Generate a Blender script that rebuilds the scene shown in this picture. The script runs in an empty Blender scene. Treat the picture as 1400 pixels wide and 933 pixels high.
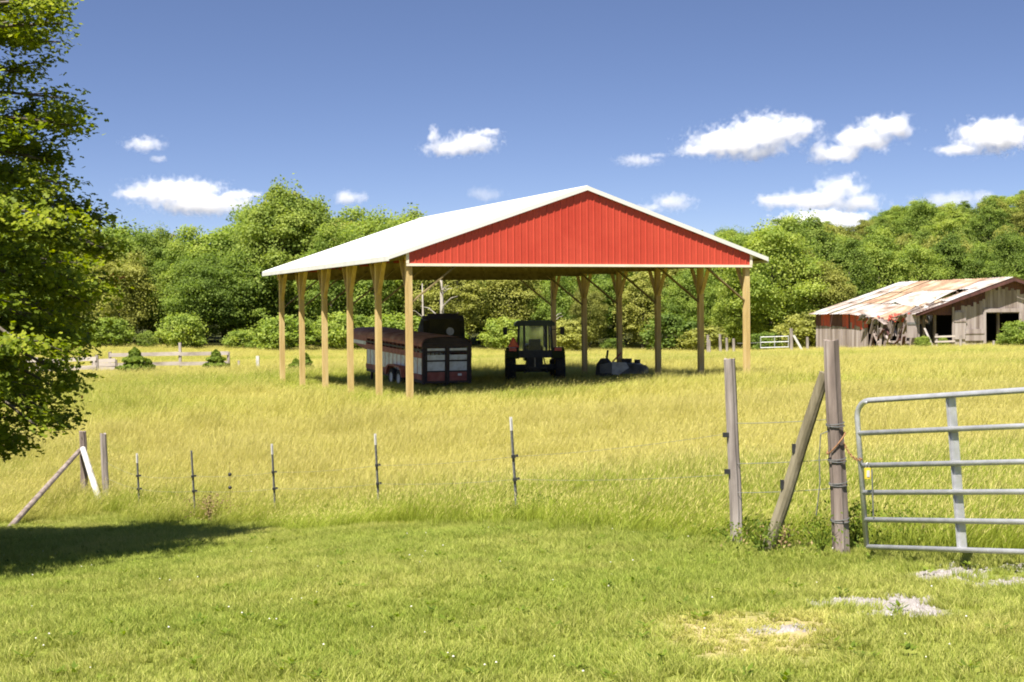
import bpy, math, random
import numpy as np
from mathutils import Matrix, Vector

# ------------------------------------------------------------------ camera, world, sun, exposure
SC = bpy.context.scene
COL = SC.collection
PI = math.pi
EYE = 1.9                       # eye height over the lawn at the camera
F, PITCH, ROLL = 2150.0, -0.0147, 0.0095
cp, sp = math.cos(PITCH), math.sin(PITCH)
cr, sr = math.cos(ROLL), math.sin(ROLL)
right0, fwd, up0 = Vector((1, 0, 0)), Vector((0, cp, sp)), Vector((0, -sp, cp))
RV, UV = right0 * cr - up0 * sr, right0 * sr + up0 * cr
cam = bpy.data.cameras.new('camera')
cam.sensor_width = 36
cam.lens = 36 * F / 1400
cam.clip_start, cam.clip_end = 0.1, 12000
camo = bpy.data.objects.new('camera', cam)
camo.matrix_world = Matrix(((RV.x, UV.x, -fwd.x, 0), (RV.y, UV.y, -fwd.y, 0), (RV.z, UV.z, -fwd.z, EYE), (0, 0, 0, 1)))
COL.objects.link(camo)
SC.camera = camo
SUN_AZ = Vector((-0.45, -0.89)).normalized()      # horizontal direction towards the sun
SUN_EL = math.radians(60)
sd = Vector((SUN_AZ.x * math.cos(SUN_EL), SUN_AZ.y * math.cos(SUN_EL), math.sin(SUN_EL)))
sun = bpy.data.lights.new('sun', 'SUN')
sun.energy = 4.9
sun.angle = math.radians(0.5)
sun.color = (1.0, 0.95, 0.86)
suno = bpy.data.objects.new('sun', sun)
suno.rotation_euler = sd.to_track_quat('Z', 'Y').to_euler()
suno.location = (0, 0, 60)
COL.objects.link(suno)
w = bpy.data.worlds.new('World')
SC.world = w
w.use_nodes = True
nt = w.node_tree
bg = nt.nodes['Background']
sky = nt.nodes.new('ShaderNodeTexSky')
sky.sky_type = 'NISHITA'
sky.sun_disc = False
sky.sun_elevation = SUN_EL
sky.sun_rotation = math.atan2(sd.x, sd.y)
sky.altitude = 600
sky.air_density = 1.0
sky.dust_density = 0.3
sky.ozone_density = 4.0
tc = nt.nodes.new('ShaderNodeTexCoord')
mp = nt.nodes.new('ShaderNodeMapping')
mp.inputs['Scale'].default_value = (1, 1, 2.0)
vn = nt.nodes.new('ShaderNodeVectorMath'); vn.operation = 'NORMALIZE'
nt.links.new(tc.outputs['Generated'], mp.inputs['Vector'])
nt.links.new(mp.outputs['Vector'], vn.inputs[0])
nt.links.new(vn.outputs['Vector'], sky.inputs['Vector'])
tint = nt.nodes.new('ShaderNodeMix'); tint.data_type = 'RGBA'; tint.blend_type = 'MULTIPLY'
tint.inputs[0].default_value = 1
tint.inputs[7].default_value = (0.98, 0.88, 0.96, 1)
nt.links.new(sky.outputs['Color'], tint.inputs[6])
nt.links.new(tint.outputs[2], bg.inputs['Color'])
bg.inputs['Strength'].default_value = 0.056
SC.view_settings.view_transform = 'Standard'
SC.view_settings.look = 'None'
SC.view_settings.exposure = 1.34
SC.view_settings.gamma = 1.0
cy = SC.cycles
cy.use_denoising = True
try:
    cy.denoiser = 'OPENIMAGEDENOISE'
except Exception:
    pass
cy.max_bounces = 8
cy.diffuse_bounces = 3
cy.glossy_bounces = 2
cy.transmission_bounces = 4
cy.transparent_max_bounces = 8
cy.volume_bounces = 10
cy.pixel_filter_type = 'BLACKMAN_HARRIS'
cy.filter_width = 1.9
cy.volume_max_steps = 96
cy.caustics_reflective = cy.caustics_refractive = False

rng = np.random.default_rng(11)
random.seed(5)

# ------------------------------------------------------------------ pixel <-> world helpers (photo pixels, 1400 x 933)
def PX(px, py, d):
    """world point seen at photo pixel (px,py), at distance y = d in front of the camera"""
    u0, v0 = px - 700, py - 466.5
    u = cr * u0 - sr * v0
    v = sr * u0 + cr * v0
    r = right0 * u + up0 * (-v) + fwd * F
    r = r * (d / r.y)
    return Vector((r.x, r.y, r.z + EYE))

# ------------------------------------------------------------------ terrain height (thin plate spline through measured points)
CT = [(0, -40, -1.9), (-30, -30, -2.1), (30, -30, -1.8), (0, 0, -1.85), (0, 8, -1.85), (-6, 8, -2.15), (6, 8, -1.75), (0, 13, -2.1),
      (3.0, 13.3, -2.06), (3.9, 12, -1.97), (2.1, 15, -2.17), (7, 12, -1.9), (0, 19.4, -2.5), (-2.1, 23.3, -2.97), (-3.8, 24.9, -3.18),
      (-5.3, 25.8, -3.3), (-6.5, 27.2, -3.4), (-7.8, 29, -3.47), (-8, 17.5, -2.95), (-15, 20, -3.3), (9, 18, -2.1), (14, 30, -2.1),
      (-3.2, 48.5, -2.68), (8, 53.1, -2.1), (-9.3, 63.8, -2.72), (1.8, 68.5, -2.4), (0.9, 61, -2.55), (4.4, 62, -2.45), (-2.5, 57.5, -2.65), (0, 35, -3.0), (10, 40, -2.15), (-14, 42, -3.35), (20, 60, -2.0),
      (-22, 85, -3.0), (0, 95, -2.7), (-40, 80, -3.2), (35, 85, -1.95), (28, 112, -2.28), (42, 108, -1.95), (55, 110, -1.6), (24.5, 127, -2.67),
      (-40, 140, -2.6), (0, 135, -3.0), (18, 130, -2.93), (-80, 140, -2.4), (50, 150, -0.5), (30, 160, -1.9), (80, 150, 3), (0, 200, -1.5),
      (-60, 220, -1.0), (40, 240, 7), (75, 240, 13), (100, 240, 17), (60, 300, 14), (120, 300, 26), (180, 260, 28), (0, 300, 0), (-100, 320, 0),
      (-200, 200, -1), (-200, 0, -3), (200, 0, 0), (200, 120, 9), (0, 450, 2), (-250, 500, 2), (180, 450, 24), (330, 300, 28), (-60, -60, -2.5), (60, -60, -1.5)]
CT = np.array(CT, float)
CT[:, 2] -= .0095 * CT[:, 0] * (np.abs(CT[:, 0]) < 150)      # the camera's slight roll
def _U(r2):
    return np.where(r2 > 0, 0.5 * r2 * np.log(np.maximum(r2, 1e-12)), 0)
def _warp(x, y):                      # compresses far distances so that near detail and far hills share one spline
    r = np.sqrt(x * x + y * y) + 1e-6
    k = np.log1p(r / 25.0) * 25.0 / r
    return x * k, y * k
_cx, _cy = _warp(CT[:, 0], CT[:, 1])
_n = len(CT)
_K = _U((_cx[:, None] - _cx) ** 2 + (_cy[:, None] - _cy) ** 2) + np.eye(_n) * .8
_P = np.stack([np.ones(_n), _cx, _cy], 1)
_A = np.block([[_K, _P], [_P.T, np.zeros((3, 3))]])
_W = np.linalg.solve(_A, np.concatenate([CT[:, 2], np.zeros(3)]))
def gz(x, y):
    x = np.atleast_1d(np.asarray(x, float)); y = np.atleast_1d(np.asarray(y, float))
    out = np.empty(x.shape)
    for i in range(0, len(x), 20000):
        a, b = _warp(x[i:i + 20000], y[i:i + 20000])
        U = _U((a[:, None] - _cx) ** 2 + (b[:, None] - _cy) ** 2)
        out[i:i + 20000] = U @ _W[:_n] + _W[_n] + _W[_n + 1] * a + _W[_n + 2] * b
    bump = 0.03 * np.sin(x * 0.9 + 1.3 * np.sin(y * 0.5)) * np.sin(y * 0.8 + x * 0.3)
    return out + EYE + bump
def g1(x, y):
    return float(gz(x, y)[0])
def G(px, py, dmax=260.0, dmin=5.0):
    """first ground hit of the view ray through a photo pixel"""
    ds = np.exp(np.linspace(math.log(dmin), math.log(dmax), 500))
    p0 = PX(px, py, 1.0)
    zs = EYE + (p0.z - EYE) * ds
    g = gz(p0.x * ds, ds)
    k = np.argmax(zs <= g)
    d = ds[k] if zs[k] <= g[k] else dmax
    return Vector((p0.x * d, d, g1(p0.x * d, d)))
def on(px, d, dz=0.0):
    """ground point at depth d on the column of pixel px"""
    x = PX(px, 466, d).x
    return Vector((x, d, g1(x, d) + dz))

# ------------------------------------------------------------------ material helpers
def new_mat(name):
    m = bpy.data.materials.new(name)
    m.use_nodes = True
    return m, m.node_tree, m.node_tree.nodes['Principled BSDF']
def node(t, kind, **kw):
    n = t.nodes.new(kind)
    for k, v in kw.items():
        if k in ('inp',):
            for a, b in v.items():
                n.inputs[a].default_value = b
        else:
            setattr(n, k, v)
    return n
def ramp(t, fac, stops):
    r = t.nodes.new('ShaderNodeValToRGB')
    e = r.color_ramp.elements
    while len(e) < len(stops):
        e.new(0.5)
    for i, (p, c) in enumerate(stops):
        e[i].position = p
        e[i].color = (*c, 1)
    t.links.new(fac, r.inputs['Fac'])
    return r.outputs['Color']
def coords(t, kind='Object', scale=(1, 1, 1)):
    tc = t.nodes.new('ShaderNodeTexCoord')
    mp = t.nodes.new('ShaderNodeMapping')
    mp.inputs['Scale'].default_value = scale
    if kind == 'World':
        g = t.nodes.new('ShaderNodeNewGeometry')
        t.links.new(g.outputs['Position'], mp.inputs['Vector'])
    else:
        t.links.new(tc.outputs[kind], mp.inputs['Vector'])
    return mp.outputs['Vector']
def noise(t, vec, scale, detail=5, rough=0.6):
    n = node(t, 'ShaderNodeTexNoise', inp={'Scale': scale, 'Detail': detail, 'Roughness': rough})
    t.links.new(vec, n.inputs['Vector'])
    return n.outputs['Fac']
def pm(name, stops, scale=3.0, stretch=(1, 1, 1), rough=0.7, bump=0.0, bscale=None, metal=0.0, kind='Object', spec=0.4, detail=6):
    m, t, b = new_mat(name)
    v = coords(t, kind, stretch)
    c = ramp(t, noise(t, v, scale, detail), stops)
    t.links.new(c, b.inputs['Base Color'])
    b.inputs['Roughness'].default_value = rough
    b.inputs['Metallic'].default_value = metal
    b.inputs['Specular IOR Level'].default_value = spec
    if bump:
        bn = node(t, 'ShaderNodeBump', inp={'Strength': min(1, bump), 'Distance': 0.02})
        t.links.new(noise(t, v, bscale or scale * 3, 6), bn.inputs['Height'])
        t.links.new(bn.outputs['Normal'], b.inputs['Normal'])
    return m
M = {}
wood = lambda name, a, b, c, **k: pm(name, [(0.3, a), (0.5, b), (0.72, c)], 6, (1, 1, 0.12), 0.85, 0.6, 22, **k)
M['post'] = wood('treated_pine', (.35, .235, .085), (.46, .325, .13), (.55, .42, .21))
M['post_shaded'] = wood('shaded_pine', (.10, .075, .03), (.16, .12, .05), (.22, .17, .08))  # same pine, colour darkened for the shade under the roof
M['grey_wood'] = wood('weathered_wood', (.10, .08, .07), (.27, .23, .205), (.42, .375, .345))
M['brace_wood'] = wood('mossy_wood', (.06, .055, .028), (.15, .125, .075), (.29, .25, .17))
M['rust_wood'] = wood('reddish_wood', (.07, .052, .044), (.20, .155, .13), (.34, .285, .25))
M['white_pole'] = pm('worn_white_paint', [(.3, (.30, .28, .25)), (.5, (.50, .485, .465)), (.8, (.58, .565, .55))], 8, (1, 1, .3), .6, .3)
M['red_metal'] = pm('red_painted_steel', [(.3, (.40, .043, .025)), (.7, (.47, .062, .036))], .8, rough=.42, kind='World', spec=.3)
M['white_metal'] = pm('white_painted_steel', [(.3, (.60, .59, .57)), (.7, (.66, .65, .63))], .5, rough=.4, kind='World')
M['cream_trim'] = pm('cream_trim', [(.3, (.62, .55, .43)), (.7, (.72, .65, .53))], 2, rough=.5)
M['fascia'] = pm('pale_fascia', [(.3, (.50, .49, .46)), (.7, (.62, .61, .58))], 2, rough=.5)
M['galv'] = pm('galvanised_tube', [(.3, (.42, .42, .43)), (.6, (.56, .56, .57)), (.8, (.66, .66, .67))], 9, rough=.38, metal=.55, bump=.15)
M['tpost'] = pm('dark_green_steel', [(.3, (.07, .075, .07)), (.65, (.15, .15, .145)), (.9, (.24, .20, .16))], 12, rough=.7)
M['black'] = pm('black_plastic', [(.3, (.012, .012, .013)), (.7, (.03, .03, .03))], 9, rough=.5)
M['rubber'] = pm('dusty_rubber', [(.3, (.012, .012, .012)), (.7, (.035, .033, .03))], 6, rough=.85, bump=.2)
M['tractor'] = pm('dark_green_paint', [(.3, (.008, .020, .010)), (.7, (.02, .035, .02))], 3, rough=.4)
M['steel_dark'] = pm('dark_cast_steel', [(.3, (.018, .018, .017)), (.7, (.05, .048, .045))], 6, rough=.6, metal=.3)
M['steel'] = pm('bare_steel', [(.3, (.22, .22, .22)), (.7, (.40, .40, .40))], 8, rough=.4, metal=.6)
M['yellow'] = pm('yellow_paint', [(.3, (.65, .45, .02)), (.7, (.75, .55, .05))], 8, rough=.5)
M['smv'] = pm('fluorescent_orange', [(.3, (.85, .13, .03)), (.7, (.95, .18, .05))], 8, rough=.4)
M['smv_rim'] = pm('red_reflective', [(.3, (.5, .02, .015)), (.7, (.6, .03, .02))], 8, rough=.3)
M['taillight'] = pm('red_lens', [(.3, (.45, .03, .03)), (.7, (.55, .05, .05))], 8, rough=.2)
M['trailer_red'] = pm('rusty_red_paint', [(.25, (.14, .040, .030)), (.5, (.28, .08, .062)), (.8, (.38, .17, .13))], 3, rough=.6, bump=.2)
M['trailer_white'] = pm('dull_white_panel', [(.25, (.36, .35, .34)), (.5, (.60, .62, .64)), (.8, (.74, .77, .82))], 4, rough=.45)
M['trailer_roof'] = pm('faded_maroon_roof', [(.25, (.14, .065, .05)), (.5, (.30, .16, .13)), (.8, (.46, .34, .29))], 1.5, rough=.9, spec=.1)
M['trailer_dark'] = pm('dark_frame_paint', [(.3, (.02, .014, .012)), (.7, (.05, .03, .028))], 3, rough=.6)
M['baler'] = pm('dark_olive_cover', [(.3, (.022, .020, .008)), (.7, (.05, .043, .018))], 3, rough=.55)
M['mower'] = pm('scuffed_grey_deck', [(.3, (.06, .06, .058)), (.5, (.13, .13, .125)), (.8, (.22, .21, .20))], 3, rough=.55)
M['mower_red'] = pm('dull_red_bar', [(.3, (.28, .06, .05)), (.7, (.38, .10, .08))], 6, rough=.6)
M['chain'] = pm('rusty_chain', [(.3, (.16, .07, .03)), (.7, (.34, .18, .08))], 30, rough=.8)
M['wire'] = pm('fence_wire', [(.3, (.20, .20, .19)), (.7, (.34, .34, .33))], 20, rough=.5, metal=.4)
M['bark'] = pm('bark', [(.3, (.045, .035, .025)), (.5, (.10, .08, .06)), (.75, (.19, .165, .13))], 7, (1, 1, .25), .9, .8, 18)
M['pale_bark'] = pm('pale_bark', [(.3, (.20, .17, .14)), (.7, (.42, .38, .33))], 7, (1, 1, .25), .9, .5, 18)
M['barn_board'] = pm('bleached_barn_board', [(.22, (.07, .05, .045)), (.42, (.17, .13, .11)), (.6, (.27, .22, .195)), (.8, (.37, .32, .29))], 2.2, (1, 1, .10), .9, .4, 10, kind='World')
M['barn_pale'] = pm('pale_barn_board', [(.25, (.15, .11, .10)), (.5, (.32, .265, .245)), (.8, (.46, .405, .385))], 2.2, (1, 1, .10), .9, .4, 10, kind='World')
M['barn_red'] = pm('flaking_red_board', [(.35, (.22, .09, .07)), (.5, (.44, .07, .045)), (.75, (.58, .11, .075))], 2.0, (1, 1, .2), .85, .3, 10, kind='World')
M['barn_maroon'] = pm('dark_maroon_board', [(.3, (.055, .022, .020)), (.7, (.13, .055, .048))], 2.0, (1, 1, .2), .85, .3, 10, kind='World')
M['barn_shade'] = pm('barn_interior_shade', [(.3, (.010, .009, .008)), (.7, (.022, .018, .015))], 1, rough=.95)  # near-black colour stands in for the unlit interior
M['sheet'] = pm('weathered_tin', [(.30, (.16, .10, .07)), (.40, (.28, .21, .16)), (.50, (.36, .32, .29)), (.68, (.50, .49, .48))], .85, (1, 1, 1), .5, .1, kind='World')
M['sheet_rust'] = pm('rusty_tin', [(.32, (.19, .10, .06)), (.5, (.32, .21, .13)), (.64, (.42, .33, .24)), (.8, (.50, .46, .41))], .9, (1, 1, 1), .65, .1, kind='World')
M['rail_white'] = pm('chalky_rail', [(.3, (.24, .20, .17)), (.5, (.42, .36, .32)), (.75, (.55, .50, .46))], 3, (.2, 1, 1), .8, .2)
M['stone'] = pm('limestone_gravel', [(.3, (.15, .13, .12)), (.5, (.26, .235, .22)), (.75, (.38, .355, .34))], 14, rough=.9, bump=.3, kind='World')
M['petal'] = pm('clover_white', [(.3, (.62, .58, .50)), (.7, (.75, .72, .66))], 8, rough=.8)

m, t, b = new_mat('tinted_glass')
b.inputs['Base Color'].default_value = (.80, .86, .92, 1)
b.inputs['Roughness'].default_value = .06
b.inputs['Transmission Weight'].default_value = .95
b.inputs['IOR'].default_value = 1.25
M['glass'] = m

def leaf_mat(name, stops, scale=.5, trans=.35, rough=.55, hue_rand=.0, tips=None):
    m, t, b = new_mat(name)
    v = coords(t, 'World')
    at = node(t, 'ShaderNodeAttribute', attribute_name='shade')      # per leaf variation written on the mesh
    nz = noise(t, v, scale, 4)
    mx = node(t, 'ShaderNodeMath', operation='MULTIPLY_ADD'); mx.inputs[1].default_value = .5
    t.links.new(at.outputs['Fac'], mx.inputs[0])
    hf = node(t, 'ShaderNodeMath', operation='MULTIPLY'); hf.inputs[1].default_value = .55
    t.links.new(nz, hf.inputs[0]); t.links.new(hf.outputs[0], mx.inputs[2])
    oi = t.nodes.new('ShaderNodeObjectInfo')
    rr = node(t, 'ShaderNodeMath', operation='MULTIPLY_ADD'); rr.inputs[1].default_value = hue_rand
    t.links.new(oi.outputs['Random'], rr.inputs[0]); t.links.new(mx.outputs[0], rr.inputs[2])
    sb = node(t, 'ShaderNodeMath', operation='SUBTRACT'); sb.inputs[1].default_value = hue_rand * .5
    t.links.new(rr.outputs[0], sb.inputs[0])
    c = ramp(t, sb.outputs[0], stops)
    if tips:
        ta = node(t, 'ShaderNodeAttribute', attribute_name='tip')
        mixc = node(t, 'ShaderNodeMix', data_type='RGBA')
        t.links.new(ta.outputs['Fac'], mixc.inputs[0]); t.links.new(c, mixc.inputs[6])
        mixc.inputs[7].default_value = (*tips, 1)
        c = mixc.outputs[2]
    t.links.new(c, b.inputs['Base Color'])
    b.inputs['Roughness'].default_value = rough
    b.inputs['Specular IOR Level'].default_value = .1
    tr = t.nodes.new('ShaderNodeBsdfTranslucent')
    hs = node(t, 'ShaderNodeHueSaturation', inp={'Saturation': 1.15, 'Value': 1.5})
    t.links.new(c, hs.inputs['Color']); t.links.new(hs.outputs[0], tr.inputs['Color'])
    ms = node(t, 'ShaderNodeMixShader', inp={0: trans})
    t.links.new(b.outputs[0], ms.inputs[1]); t.links.new(tr.outputs[0], ms.inputs[2])
    t.links.new(ms.outputs[0], t.nodes['Material Output'].inputs['Surface'])
    return m
M['leaf_mid'] = leaf_mat('leaf_mid_green', [(.22, (.115, .165, .036)), (.5, (.225, .295, .060)), (.78, (.35, .40, .088))], .30, .48, hue_rand=.40)
M['leaf_dark'] = leaf_mat('leaf_deep_green', [(.22, (.085, .13, .028)), (.5, (.165, .225, .046)), (.78, (.26, .31, .065))], .30, .40, hue_rand=.3)
M['leaf_olive'] = leaf_mat('leaf_pale_olive', [(.22, (.15, .16, .040)), (.5, (.27, .28, .065)), (.78, (.38, .38, .10))], .30, .40, hue_rand=.3)
M['leaf_near'] = leaf_mat('sweetgum_leaf', [(.2, (.070, .100, .012)), (.5, (.155, .20, .020)), (.8, (.30, .325, .028))], .8, .42, .5, tips=(.46, .17, .06))
M['leaf_bush'] = leaf_mat('bush_leaf', [(.25, (.06, .095, .012)), (.5, (.12, .17, .02)), (.8, (.20, .25, .035))], 1.2)
M['dry_twig'] = leaf_mat('dry_weed', [(.25, (.12, .075, .04)), (.5, (.25, .17, .09)), (.8, (.35, .27, .12))], 2.0, .2)

# ------------------------------------------------------------------ mesh builder
class MB:
    def __init__(s):
        s.v = []; s.f = []; s.mi = []
    def add(s, vs, fs, mi=0):
        o = len(s.v)
        s.v += [tuple(p) for p in vs]
        s.f += [tuple(i + o for i in f) for f in fs]
        s.mi += [mi] * len(fs)
        return s
    def box(s, x0, x1, y0, y1, z0, z1, mi=0):
        vs = [(x, y, z) for x in (x0, x1) for y in (y0, y1) for z in (z0, z1)]
        return s.add(vs, [(0, 1, 3, 2), (4, 6, 7, 5), (0, 4, 5, 1), (2, 3, 7, 6), (0, 2, 6, 4), (1, 5, 7, 3)], mi)
    def bar(s, a, b, wx, wy=None, up=(0, 0, 1), mi=0):
        """rectangular bar from a to b"""
        a, b = Vector(a), Vector(b)
        wy = wy or wx
        d = (b - a).normalized()
        u = Vector(up)
        if abs(d.dot(u)) > .98:
            u = Vector((0, 1, 0))
        x = d.cross(u).normalized(); y = x.cross(d).normalized()
        vs = []
        for p in (a, b):
            for i, j in ((-1, -1), (1, -1), (1, 1), (-1, 1)):
                vs.append(p + x * (wx / 2 * i) + y * (wy / 2 * j))
        return s.add(vs, [(0, 1, 2, 3), (7, 6, 5, 4), (0, 4, 5, 1), (1, 5, 6, 2), (2, 6, 7, 3), (3, 7, 4, 0)], mi)
    def tube(s, pts, rad, n=8, cap=True, mi=0, jit=0):
        pts = [Vector(p) for p in pts]
        rad = rad if hasattr(rad, '__len__') else [rad] * len(pts)
        vs = []; fs = []
        px = None
        for i, p in enumerate(pts):
            d = (pts[min(i + 1, len(pts) - 1)] - pts[max(i - 1, 0)]).normalized()
            if px is None:
                px = d.cross(Vector((0, 0, 1)) if abs(d.z) < .9 else Vector((1, 0, 0))).normalized()
            else:
                px = (px - d * px.dot(d)).normalized()
            py = d.cross(px)
            for k in range(n):
                a = 2 * PI * k / n
                r = rad[i] * (1 + (random.uniform(-jit, jit) if jit else 0))
                vs.append(p + px * (math.cos(a) * r) + py * (math.sin(a) * r))
        for i in range(len(pts) - 1):
            for k in range(n):
                k2 = (k + 1) % n
                fs.append((i * n + k, i * n + k2, (i + 1) * n + k2, (i + 1) * n + k))
        if cap:
            fs.append(tuple(range(n - 1, -1, -1)))
            fs.append(tuple((len(pts) - 1) * n + k for k in range(n)))
        return s.add(vs, fs, mi)
    def prism(s, poly, axis, a, b, mi=0):
        """poly: 2D outline extruded along axis ('x','y','z') from a to b"""
        def P(p, q):
            return {'x': (q, p[0], p[1]), 'y': (p[0], q, p[1]), 'z': (p[0], p[1], q)}[axis]
        n = len(poly)
        vs = [P(p, a) for p in poly] + [P(p, b) for p in poly]
        fs = [tuple(range(n)), tuple(range(2 * n - 1, n - 1, -1))] + [(i, i + n, (i + 1) % n + n, (i + 1) % n) for i in range(n)]
        return s.add(vs, fs, mi)
    def lathe(s, prof, axis='x', n=20, c=(0, 0, 0), mi=0):
        """prof: (radius, along-axis) points"""
        vs = []; fs = []
        for r, h in prof:
            for k in range(n):
                a = 2 * PI * k / n
                p, q = r * math.cos(a), r * math.sin(a)
                vs.append({'x': (c[0] + h, c[1] + p, c[2] + q), 'y': (c[0] + p, c[1] + h, c[2] + q), 'z': (c[0] + p, c[1] + q, c[2] + h)}[axis])
        for i in range(len(prof) - 1):
            for k in range(n):
                k2 = (k + 1) % n
                fs.append((i * n + k, i * n + k2, (i + 1) * n + k2, (i + 1) * n + k))
        return s.add(vs, fs, mi)
    def mesh(s, name, mats, smooth=False):
        me = bpy.data.meshes.new(name)
        me.from_pydata(s.v, [], s.f)
        for m in (mats if isinstance(mats, (list, tuple)) else [mats]):
            me.materials.append(m)
        if any(s.mi):
            me.polygons.foreach_set('material_index', s.mi)
        if smooth:
            me.polygons.foreach_set('use_smooth', [True] * len(me.polygons))
        me.update()
        return me
    def obj(s, name, mats, parent=None, smooth=False, **kw):
        return link(name, s.mesh(name, mats, smooth), parent, **kw)

def link(name, data, parent=None, loc=None, **kw):
    o = bpy.data.objects.new(name, data)
    COL.objects.link(o)
    if parent is not None:
        o.parent = parent
    if loc is not None:
        o.location = loc
    for k, v in kw.items():
        o[k] = v
    return o
def thing(name, label, category, loc=(0, 0, 0), rz=0.0, group=None, tilt=(0, 0)):
    o = link(name, None, None, loc)
    o.rotation_euler = (tilt[0], tilt[1], rz)
    o.empty_display_size = .3
    o['label'] = label; o['category'] = category
    if group:
        o['group'] = group
    return o
def tag(o, label, category, group=None):
    o['label'] = label; o['category'] = category
    if group:
        o['group'] = group
    return o
def copy_tree(o, parent=None):
    c = o.copy()
    COL.objects.link(c)
    c.parent = parent
    for ch in [x for x in COL.objects if x.parent == o]:
        copy_tree(ch, c)
    return c
def np_mesh(name, V, Fq, mats, attrs=None, smooth=False, mi=None):
    """mesh from numpy arrays: V (n,3), Fq (m,k) faces of equal size; attrs: per vertex floats"""
    me = bpy.data.meshes.new(name)
    me.vertices.add(len(V)); me.vertices.foreach_set('co', np.ascontiguousarray(V, np.float32).ravel())
    k = Fq.shape[1]
    me.loops.add(Fq.size); me.loops.foreach_set('vertex_index', np.ascontiguousarray(Fq, np.int32).ravel())
    me.polygons.add(len(Fq)); me.polygons.foreach_set('loop_start', np.arange(0, Fq.size, k, dtype=np.int32))
    me.update(calc_edges=True)
    for m in (mats if isinstance(mats, (list, tuple)) else [mats]):
        me.materials.append(m)
    if mi is not None:
        me.polygons.foreach_set('material_index', np.asarray(mi, np.int32))
    if smooth:
        me.polygons.foreach_set('use_smooth', np.ones(len(Fq), bool))
    for n, a in (attrs or {}).items():
        at = me.attributes.new(n, 'FLOAT', 'POINT')
        at.data.foreach_set('value', np.ascontiguousarray(a, np.float32))
    me.validate()
    return me

# value noise in numpy, for maps of colour and density
_tab = np.random.default_rng(3).random((256, 256))
def vnoise(x, y, s):
    x = np.asarray(x, float) / s; y = np.asarray(y, float) / s
    i = np.floor(x).astype(int); j = np.floor(y).astype(int)
    u = x - i; v = y - j
    u = u * u * (3 - 2 * u); v = v * v * (3 - 2 * v)
    T = lambda a, b: _tab[a % 256, b % 256]
    return (T(i, j) * (1 - u) + T(i + 1, j) * u) * (1 - v) + (T(i, j + 1) * (1 - u) + T(i + 1, j + 1) * u) * v
def fnoise(x, y, s):
    return (vnoise(x, y, s) + .5 * vnoise(x + 31, y + 7, s / 2) + .25 * vnoise(x + 11, y + 57, s / 4)) / 1.75

# ------------------------------------------------------------------ zones: mown lawn, hay, bare gravel
_bp = [(-900, 690), (-400, 705), (-150, 715), (0, 718), (140, 704), (250, 712), (380, 721), (500, 723), (700, 720), (860, 728), (1000, 742), (1150, 750), (1240, 757),
       (1330, 768), (1450, 775), (1800, 800)]
_bg = [G(*p) for p in _bp]
_bt = np.array([p.x / p.y for p in _bg]); _bd = np.array([p.y for p in _bg])
def hayness(x, y):
    """>0 beyond the mowing line, in metres past it"""
    t = np.asarray(x) / np.maximum(np.asarray(y), 1.0)
    return np.asarray(y) - np.interp(t, _bt, _bd) + .5 * (vnoise(x, y, .8) - .5)
_bare = [(1216, 829, 52, 13, .95), (1250, 822, 28, 6, .6), (1298, 791, 34, 11, .9), (1320, 797, 40, 6, .45), (1110, 826, 18, 4, .55), (1050, 865, 36, 5, .6), (1092, 859, 18, 3, .35), (1385, 800, 60, 9, .5), (1315, 776, 40, 6, .55), (1165, 823, 18, 4, .35), (1420, 778, 50, 6, .45)]
_bareg = [(G(a, b), G(a + c, b), G(a, b - e), s) for a, b, c, e, s in _bare]
_dry = [(1030, 868, 120, 26, 1.0), (1120, 850, 45, 16, .8), (960, 862, 50, 12, .7), (600, 830, 200, 12, .15)]
_dryg = [(G(a, b), G(a + c, b), G(a, b - e), s) for a, b, c, e, s in _dry]
def _blob(gs, x, y, nz):
    r = np.zeros(np.shape(x))
    for c, ex, ey, s in gs:
        q = ((x - c.x) / abs(ex.x - c.x)) ** 2 + ((y - c.y) / abs(ey.y - c.y)) ** 2
        r = np.maximum(r, s * np.clip(1.6 - q + nz * (fnoise(x, y, .22) - .5) * 5, 0, 1))
    return r
bare = lambda x, y: _blob(_bareg, x, y, .75)
dry = lambda x, y: _blob(_dryg, x, y, .5)
def gold(x, y):
    """how golden the standing hay is at a place (0 green .. 1 straw)"""
    h = hayness(x, y)
    g = .46 + 3.2 * (fnoise(x * .40 + 3 + y * .10, y * .60, 6.0) - .47) + 1.3 * (fnoise(x * .6 + y * .25, y, 1.7) - .48)
    g = g + np.clip((h - 2.0) / 8, 0, 1) * .22 + np.clip((y - 38) / 14, 0, 1) * .18
    right = np.clip((x - .10 * y) / 2.0, 0, 1) * np.clip((24 - y) / 6, 0, 1)
    g = g - .75 * right * np.clip(1.3 - h / 7, 0, 1)
    g = g - .30 * np.clip(1 - h / 4.5, 0, 1) * (.4 + 1.2 * vnoise(x + 20, y, 2.2))
    return np.clip(g, 0, 1)

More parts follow.
